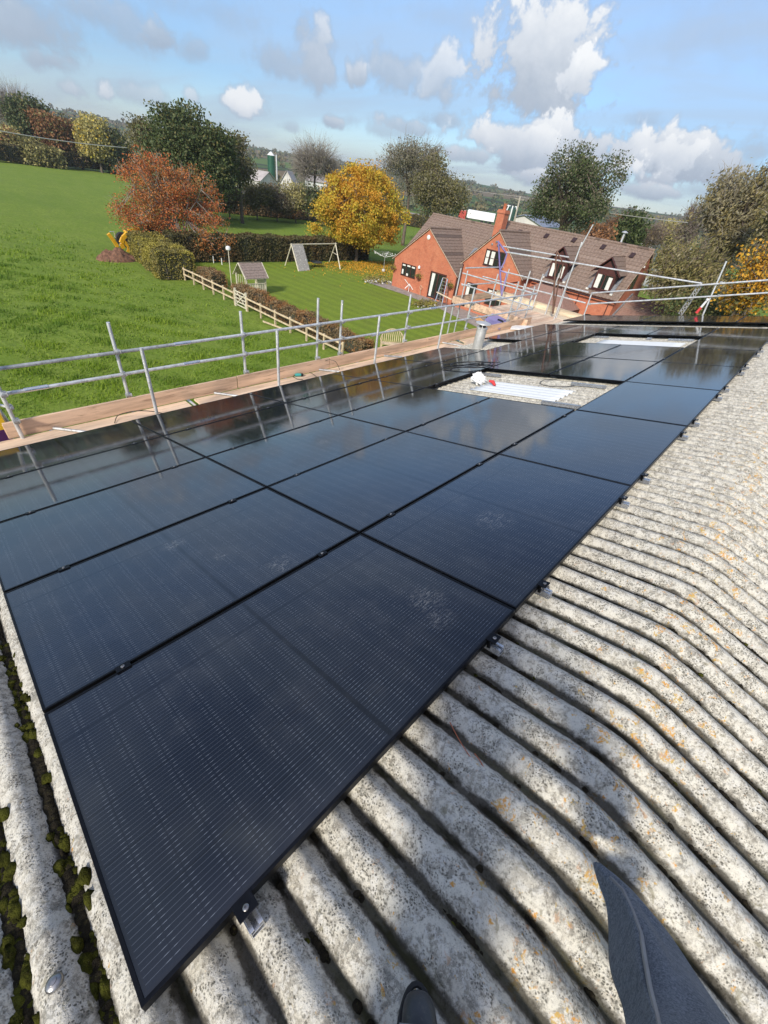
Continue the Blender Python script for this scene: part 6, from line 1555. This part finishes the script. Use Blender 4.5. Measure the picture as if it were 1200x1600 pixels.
def build_farm():
    # green silo
    D = 175; p = atd(424, 258, D); k = depth(p) / FPX; g = float(hill(p[0], p[1])); e = empty('silo', (p[0], p[1], g), 'dark green cylindrical silo with a pale conical top on the distant farm', 'silo')
    top = atd(424, 243, D)[2] - g; r = 5.6 * k
    MB().lathe([(r, 0), (r, top)], (0, 0, 0), 28).build('tank', MATS['silo_green'], e, True)
    for q in range(1, 5): MB().lathe([(r * 1.02, 0), (r * 1.02, .25)], (0, 0, top * q / 5), 28).build('band', MATS['silo_green'], e)
    MB().lathe([(r * 1.03, 0), (.2, r * .8)], (0, 0, top + .01), 28).build('cone', MATS['white'], e, True)
    MB().tube([(r * 1.1, -r * .9, 0), (r * 1.1, -r * .9, top + .4)], .25, 8).build('ladder_tube', MATS['galv'], e, True)
    def shed(name, px, py, D, w, d, h, rise, rz, roof, wall, label):
        q = atd(px, py, D); g = float(hill(q[0], q[1])); hz = q[2] - g - rise; s = empty(name, (q[0], q[1], g), label, 'shed', rot=(0, 0, rz))
        hz = max(2.5, hz)
        MB().prism([(-w / 2, -1), (w / 2, -1), (w / 2, hz), (0, hz + rise), (-w / 2, hz)], 'y', -d / 2, d / 2).build('wall', MATS[wall], s)
        for sg in (-1, 1):
            m = MB(); m.bar((sg * (w / 4 + .15), -d / 2 - .4, hz + rise / 2 + .05), (sg * (w / 4 + .15), d / 2 + .4, hz + rise / 2 + .05), math.hypot(w / 2 + .3, rise), .12, up=(sg * rise, 0, w / 2)); m.build('roof', MATS[roof], s)
    shed('farm_shed', 400, 266, 168, 9, 9, 4, 2.4, R(20), 'shed_roof', 'shed_wall', 'farm shed with a pale roof left of the green silo')
    shed('farm_shed', 452, 268, 172, 4.5, 6, 4, 3.2, R(-50), 'shed_roof', 'shed_wall', 'white steep-gabled farm building right of the green silo')
    shed('farm_shed', 494, 276, 160, 4, 6, 4, 1.2, R(60), 'shed_roof', 'white', 'white farm building glimpsed behind the bare tree')
    shed('farm_shed', 506, 300, 132, 4, 5, 3, 1.0, R(60), 'white', 'white', 'low white building glimpsed left of the golden tree')
    shed('farm_shed', 838, 338, 118, 9, 16, 4, 1.4, R(100), 'shed_grey', 'shed_wall', 'blue-grey roofed shed between the utility pole and the dark tree')
    shed('farm_shed', 1048, 372, 100, 6, 9, 3, 1.5, R(80), 'shed_grey', 'white', 'small white building beside the bare sapling')
    # green tank with pale hoops
    p = atd(798, 336, 112); g = float(hill(p[0], p[1])); k = depth(p) / FPX; e = empty('slurry_tank', (p[0], p[1], g), 'dark green tank with pale hoops just left of the utility pole', 'tank')
    top = atd(798, 323, 112)[2] - g; MB().lathe([(11 * k, 0), (11 * k, top - 1), (9 * k, top - .2), (3 * k, top)], (0, 0, 0), 20).build('tank', MATS['tank_green'], e, True)
    for q in range(4):
        a = -1.2 + q * .7; x, y = -11.4 * k * math.cos(a), 11.4 * k * math.sin(a) 
        MB().tube([(x, y, top * .45), (x, y, top - .6), (x * .8, y * .8, top + .15), (x * .5, y * .5, top + .1)], .13, 6).build('hoop', MATS['white'], e, True)
    # lorry on the road
    a = atd(731, 330, 142); b = atd(773, 340, 142); d = b - a; d[2] = 0; ln = np.linalg.norm(d); d /= ln; mid = (a + b) / 2
    g = min(a[2], b[2]) - 4.6; g = (a[2] + b[2]) / 2 - 2.4; rz = math.atan2(d[1], d[0]); e = empty('lorry', (mid[0], mid[1], g), 'white articulated lorry with a red cab passing behind the house', 'lorry', rot=(0, 0, rz))
    dz = 0
    MB().box(-ln / 2, -1.25, 1.2, ln / 2, 1.25, 3.05).build('trailer', MATS['truck_white'], e, bevel=.05)
    MB().box(-ln / 2 - 2.2, -1.2, .55, -ln / 2 - .3, 1.2, 2.7).build('cab', MATS['truck_red'], e, bevel=.15)
    MB().box(-ln / 2 - 2.23, -1.05, 1.6, -ln / 2 - 2.21, 1.05, 2.3).build('windscreen', MATS['glass'], e)
    for x in (-ln / 2 - 2.2, -ln / 2 + .3, ln / 2 - 3.2, ln / 2 - 2.0, ln / 2 - .9):
        for y in (-1.05, 1.05): MB().lathe([(.5, -.15), (.5, .15)], (x, y, .5), 16, Matrix.Rotation(math.pi / 2, 3, 'X')).build('wheel', MATS['tyre'], e, True)
    rd = from_pydata('road', [tuple(v) for v in [mid - d * 40 + np.array([-d[1], d[0], 0]) * 4, mid - d * 40 - np.array([-d[1], d[0], 0]) * 4, mid + d * 60 - np.array([-d[1], d[0], 0]) * 4, mid + d * 60 + np.array([-d[1], d[0], 0]) * 4]], [(0, 1, 2, 3)], MATS['paving']); rd.location.z = g - mid[2] + .02; tag(rd, kind='structure')
    # utility pole and its wires
    p0 = atd(805, 347, 92); p1 = atd(813, 307, 92); g = GZ; e = empty('utility_pole', (p0[0], p0[1], g), 'pale wooden utility pole rising behind the house roof', 'utility pole')
    base = Vector((0, 0, -.5)); tp = Vector(p1) - Vector(e.location); MB().tube([base, tp], [.19, .14], 10).build('pole', MATS['pole_wood'], e, True)
    MB().bar(tp + Vector((-.9, .4, -.4)), tp + Vector((.9, -.4, -.4)), .12, .14).build('crossarm', MATS['pole_wood'], e)
    def wire(a, b, sag, r, label):
        a, b = Vector(a), Vector(b); pts = [a.lerp(b, t) - Vector((0, 0, sag * 4 * t * (1 - t))) for t in np.linspace(0, 1, 24)]
        return thing_mb('overhead_wire', MB().tube(pts, r, 5), 'wire', label, 'wire')
    wire(p1, atd(1075, 348, 70), .3, .035, 'overhead wire running right from the utility pole past the dark tree')
    wire(p1, atd(600, 262, 100), .6, .02, 'overhead wire running left from the utility pole behind the golden tree')
    wire(atd(-30, 199, 140), atd(200, 231, 158), .4, .085, 'overhead wire crossing the row of trees at the far left')
build_farm()

# ---------------------------------------------------------------- the person standing on the ridge
def on_roof(px, py, w):
    n = np.array([0, ST, CT]); r = ray(px, py); t = (w - CAM_C @ n) / (r @ n); return CAM_C + r * t
def skin(name, joints, edges, mat, parent, root=0, sub=2):
    me = bpy.data.meshes.new(name); me.from_pydata([tuple(j[0]) for j in joints], edges, []); me.update()
    o = bpy.data.objects.new(name, me); COL.objects.link(o)
    if parent: o.parent = parent
    sk = o.modifiers.new('skin', 'SKIN'); sk.use_smooth_shade = True
    for i, j in enumerate(joints):
        v = me.skin_vertices[0].data[i]; v.radius = j[1] if hasattr(j[1], '__len__') else (j[1], j[1]); v.use_root = (i == root)
    ss = o.modifiers.new('sub', 'SUBSURF'); ss.levels = sub; ss.render_levels = sub
    me.materials.append(mat); return o
def build_person():
    hd = Vector((.78, .62, 0)).normalized(); rt = Vector((.62, -.78, 0)).normalized(); C = Vector(CAM_C)
    back = -hd
    hip = Vector((C.x, C.y, 0)) + back * .52 + rt * .12; zr = lambda x, y: float(base_wz(np.array(y))) - .09
    base = Vector((hip.x, hip.y, zr(hip.x, hip.y)))
    H = base.z
    pel = Vector((hip.x, hip.y, H + .34)); e0 = base; tl = hd * .20
    kneeR = Vector(on_roof(1075, 1640, .42)); ankR = Vector(on_roof(985, 1440, .03))
    toeL = Vector(on_roof(652, 1528, -.06)); fd = Vector((.72, .60, -.12)).normalized(); ankL = toeL - fd * .24 + Vector((0, 0, .06)); kneeL = (pel + ankL) / 2 + Vector((0, 0, .24)) - rt * .10 + back * .04
    J = [(pel, (.15, .12)), (pel + Vector((0, 0, .20)) + tl * .45, (.13, .10)), (pel + Vector((0, 0, .40)) + tl * .9, (.15, .11)), (pel + Vector((0, 0, .52)) + tl, .055), (pel + Vector((0, 0, .64)) + tl, (.08, .095)), (pel + Vector((0, 0, .72)) + tl, (.065, .08)),
         (pel + rt * .10 - Vector((0, 0, .08)), .095), (pel + rt * .12 - Vector((0, 0, .26)), .07), (pel + rt * .125 - Vector((0, 0, .32)), .05),
         (pel - rt * .10 - Vector((0, 0, .08)), .095), (kneeL, .062), (ankL + Vector((0, 0, .06)), .042)]
    E_ = [(0, 1), (1, 2), (2, 3), (3, 4), (4, 5), (0, 6), (6, 7), (7, 8), (0, 9), (9, 10), (10, 11)]
    fw = Vector((.611, .484, -.627)); phone = C - fw * .09
    for s in (1, -1):
        sh = pel + Vector((0, 0, .45)) + tl + rt * .18 * s; el = sh.lerp(phone, .45) + rt * .06 * s - Vector((0, 0, .06)); wr = phone + rt * .10 * s - Vector((0, 0, .05)) + back * .03
        n = len(J); J += [(sh, .055), (el, .042), (wr, .028)]; E_ += [(2, n), (n, n + 1), (n + 1, n + 2)]
        # hand: palm and five curled digits
        pa = wr + (phone - wr) * .55; n = len(J); J.append((pa, (.034, .018))); E_.append((n - 1, n))
        for q in range(4):
            up_ = Vector((0, 0, 1)); a = pa + up_ * (.018 - q * .016) - rt * s * .01; b = a - rt * s * .035 - fw * .004; c = b - rt * s * .018 + fw * (.012)
            k = len(J); J += [(a, .010), (b, .009), (c, .008)]; E_ += [(n, k), (k, k + 1), (k + 1, k + 2)]
        k = len(J); J += [(pa - fw * .02 + Vector((0, 0, .02)), .011), (pa - fw * .03 - rt * s * .03 + Vector((0, 0, .025)), .009)]; E_ += [(n, k), (k, k + 1)]
    body = skin('person', [(j[0] - e0, j[1]) for j in J], E_, MATS['skin'], None); body.location = e0
    tag(body, 'person in blue-grey trousers and dark boots crouching on the barn ridge at the bottom edge', 'person')
    loc = lambda v: Vector(v) - e0
    # hair, jacket, phone
    hc = J[4][0] + Vector((0, 0, .055)); MB().lathe([(.02, .105), (.07, .09), (.098, .05), (.106, 0), (.10, -.05)], loc(hc) + back * .012, 20).build('hair', MATS['hair'], body, True)
    jk = [(J[0][0] + Vector((0, 0, .02)), (.17, .14)), (J[1][0], (.165, .13)), (J[2][0], (.185, .135)), (J[3][0] - Vector((0, 0, .03)), .075)]; ed = [(0, 1), (1, 2), (2, 3)]
    n0 = 12
    for s in (0, 1):
        b = 12 + s * (3 + 1 + 12 + 2); k = len(jk); jk += [(J[b][0], .07), (J[b + 1][0], .055), (J[b + 1][0].lerp(J[b + 2][0], .85), .042)]; ed += [(2, k), (k, k + 1), (k + 1, k + 2)]
    skin('jacket', [(loc(j[0]), j[1]) for j in jk], ed, MATS['fabric'], body)
    # trousers: left leg as a skin, right leg a loose cloth tube draped forward over the boot
    tr = [(J[0][0] - Vector((0, 0, .02)), (.165, .135)), (J[9][0], .11), (J[10][0], .082), (J[11][0] + Vector((0, 0, .05)), .068)]
    skin('trousers', [(loc(j[0]), j[1]) for j in tr], [(0, 1), (1, 2), (2, 3)], MATS['fabric'], body)
    # right trouser leg: edges follow the cloth seen in the photograph, top surface bulging towards the viewer
    rows = [  # left edge px, seam px, right edge px, y, height above roof plane (edge, crest)
        ((929, 1349), (933, 1350), (937, 1353), -.075, -.065), ((936, 1378), (952, 1372), (962, 1371), -.07, -.03), ((945, 1402), (972, 1392), (984, 1392), -.06, .01), ((949, 1425), (985, 1420), (1006, 1420), -.05, .045),
        ((952, 1460), (1000, 1460), (1036, 1452), -.03, .09), ((955, 1505), (1006, 1500), (1072, 1500), .02, .15), ((968, 1540), (1014, 1545), (1105, 1548), .07, .20), ((979, 1570), (1024, 1585), (1126, 1585), .11, .25),
        ((982, 1620), (1036, 1640), (1152, 1630), .20, .34), ((985, 1700), (1060, 1720), (1190, 1710), .34, .46), ((1000, 1800), (1090, 1820), (1230, 1800), .5, .6)]
    N = 14; V = []; F = []
    for j_, (a, b, c, we, wc) in enumerate(rows):
        A = Vector(on_roof(a[0], a[1], we)); B = Vector(on_roof(b[0], b[1], wc)); Cc = Vector(on_roof(c[0], c[1], we))
        ctr = (A + Cc) / 2
        for k in range(N + 1):
            t = k / N
            if t < .45: s_ = t / .45; P_ = A.lerp(B, s_) + Vector((0, 0, .030)) * math.sin(s_ * math.pi) * (wc - we) * 6 * .35
            else: s_ = (t - .45) / .55; P_ = B.lerp(Cc, s_) + Vector((0, 0, .030)) * math.sin(s_ * math.pi) * (wc - we) * 6 * .5
            P_ += Vector((0, 0, .005 * math.sin(k * 1.9 + j_ * .75) + .010 * math.sin(k * .9 - j_ * 1.3) * min(1, j_ / 3)))
            if k == int(N * .45) + 1: P_ -= Vector((0, 0, .014))
            V.append(loc(P_))
    for j in range(len(rows) - 1):
        for k in range(N): q = j * (N + 1) + k; F.append((q, q + 1, q + N + 2, q + N + 1))
    o = from_pydata('trouser_leg', V, F, MATS['fabric'], body, smooth=True); md = o.modifiers.new('s', 'SUBSURF'); md.levels = 2; md.render_levels = 2
    so = o.modifiers.new('t', 'SOLIDIFY'); so.thickness = .006; so.offset = -1
    # piped seam
    pts = [loc(Vector(on_roof(r_[1][0] + 2, r_[1][1], r_[4] + .004))) for r_ in rows[1:]]
    MB().tube(pts, .0050, 6).build('seam', MATS['lead'], o, True)
    # boots
    for nm, ank, dr in (('boot', ankL, fd), ('boot', ankR, (Vector(on_roof(978, 1432, -.07)) - Vector(on_roof(1015, 1560, -.07))).normalized())):
        toe = toeL if ank is ankL else Vector(on_roof(978, 1432, -.085))
        P_ = [(toe - dr * .018 + Vector((0, 0, .012)), (.030, .020)), (toe - dr * .055 + Vector((0, 0, .022)), (.046, .034)), (toe - dr * .13 + Vector((0, 0, .035)), (.048, .045)), (toe - dr * .22 + Vector((0, 0, .05)), (.042, .055)), (toe - dr * .27 + Vector((0, 0, .04)), (.040, .045)), (toe - dr * .225 + Vector((0, 0, .16)), (.052, .052))]
        bt = skin(nm, [(loc(j[0]), j[1]) for j in P_], [(0, 1), (1, 2), (2, 3), (3, 4), (3, 5)], MATS['boot'], body, root=3)
        sd = dr.cross(Vector((0, 0, 1))).normalized(); wl = [toe - dr * (.128 - .118 * math.cos(t)) * 1.0 + sd * .046 * math.sin(t) * (1 if math.cos(t) < .6 else 1) - Vector((0, 0, .006)) for t in np.linspace(-1.9, 1.9, 19)]
        MB().tube([loc(v) for v in wl], .0065, 6).build('sole', MATS['tyre'], bt, True)
        cp_ = [toe - dr * .075 + sd * .048 * math.sin(t) + Vector((0, 0, .020 + .042 * math.cos(t))) for t in np.linspace(-1.3, 1.3, 11)]
        MB().tube([loc(v) for v in cp_], .0022, 5).build('toe_seam', MATS['lead'], bt, True)
        for q in range(5):
            c_ = toe - dr * (.11 + .018 * q) + Vector((0, 0, .078 + .006 * q)); MB().tube([loc(c_ - sd * .024 + dr * .004), loc(c_ + Vector((0, 0, .006))), loc(c_ + sd * .024 - dr * .004)], .0032, 5).build('lace', MATS['cable'], bt, True)
    ph = empty('phone', phone, 'dark mobile phone held up by the person on the ridge', 'phone')
    m = MB(); r3 = Vector((.692, -.711, .126)); u3 = Vector((.385, .511, .769))
    m.v = [tuple(r3 * (a * .037) + u3 * (b * .076) + fw * (c * .004)) for c in (-1, 1) for b in (-1, 1) for a in (-1, 1)]; m.f = [(0, 1, 3, 2), (4, 6, 7, 5), (0, 4, 5, 1), (2, 3, 7, 6), (0, 2, 6, 4), (1, 5, 7, 3)]
    m.build('body', MATS['black_plastic'], ph, bevel=.002)
build_person()

# ---------------------------------------------------------------- autumn air between here and the hills
def build_haze():
    z0, z1 = GZ - 12.0, 75.0; a = 2750
    o = MB().box(-a, -a, z0, a, a, z1).build('haze', None); tag(o, kind='stuff')
    m = bpy.data.materials.new('haze'); m.use_nodes = True; nt = NT(m.node_tree)
    for n in list(nt.n):
        if n.type != 'OUTPUT_MATERIAL': nt.n.remove(n)
    v = nt.new('ShaderNodeVolumePrincipled'); v.inputs['Color'].default_value = (0.86, 0.92, 1.0, 1); v.inputs['Density'].default_value = 0.00027; v.inputs['Anisotropy'].default_value = 0.3
    nt.l.new(v.outputs[0], nt.n['Material Output'].inputs['Volume']) if 'Material Output' in nt.n else nt.l.new(v.outputs[0], [n for n in nt.n if n.type == 'OUTPUT_MATERIAL'][0].inputs['Volume'])
    o.data.materials.append(m)
build_haze()
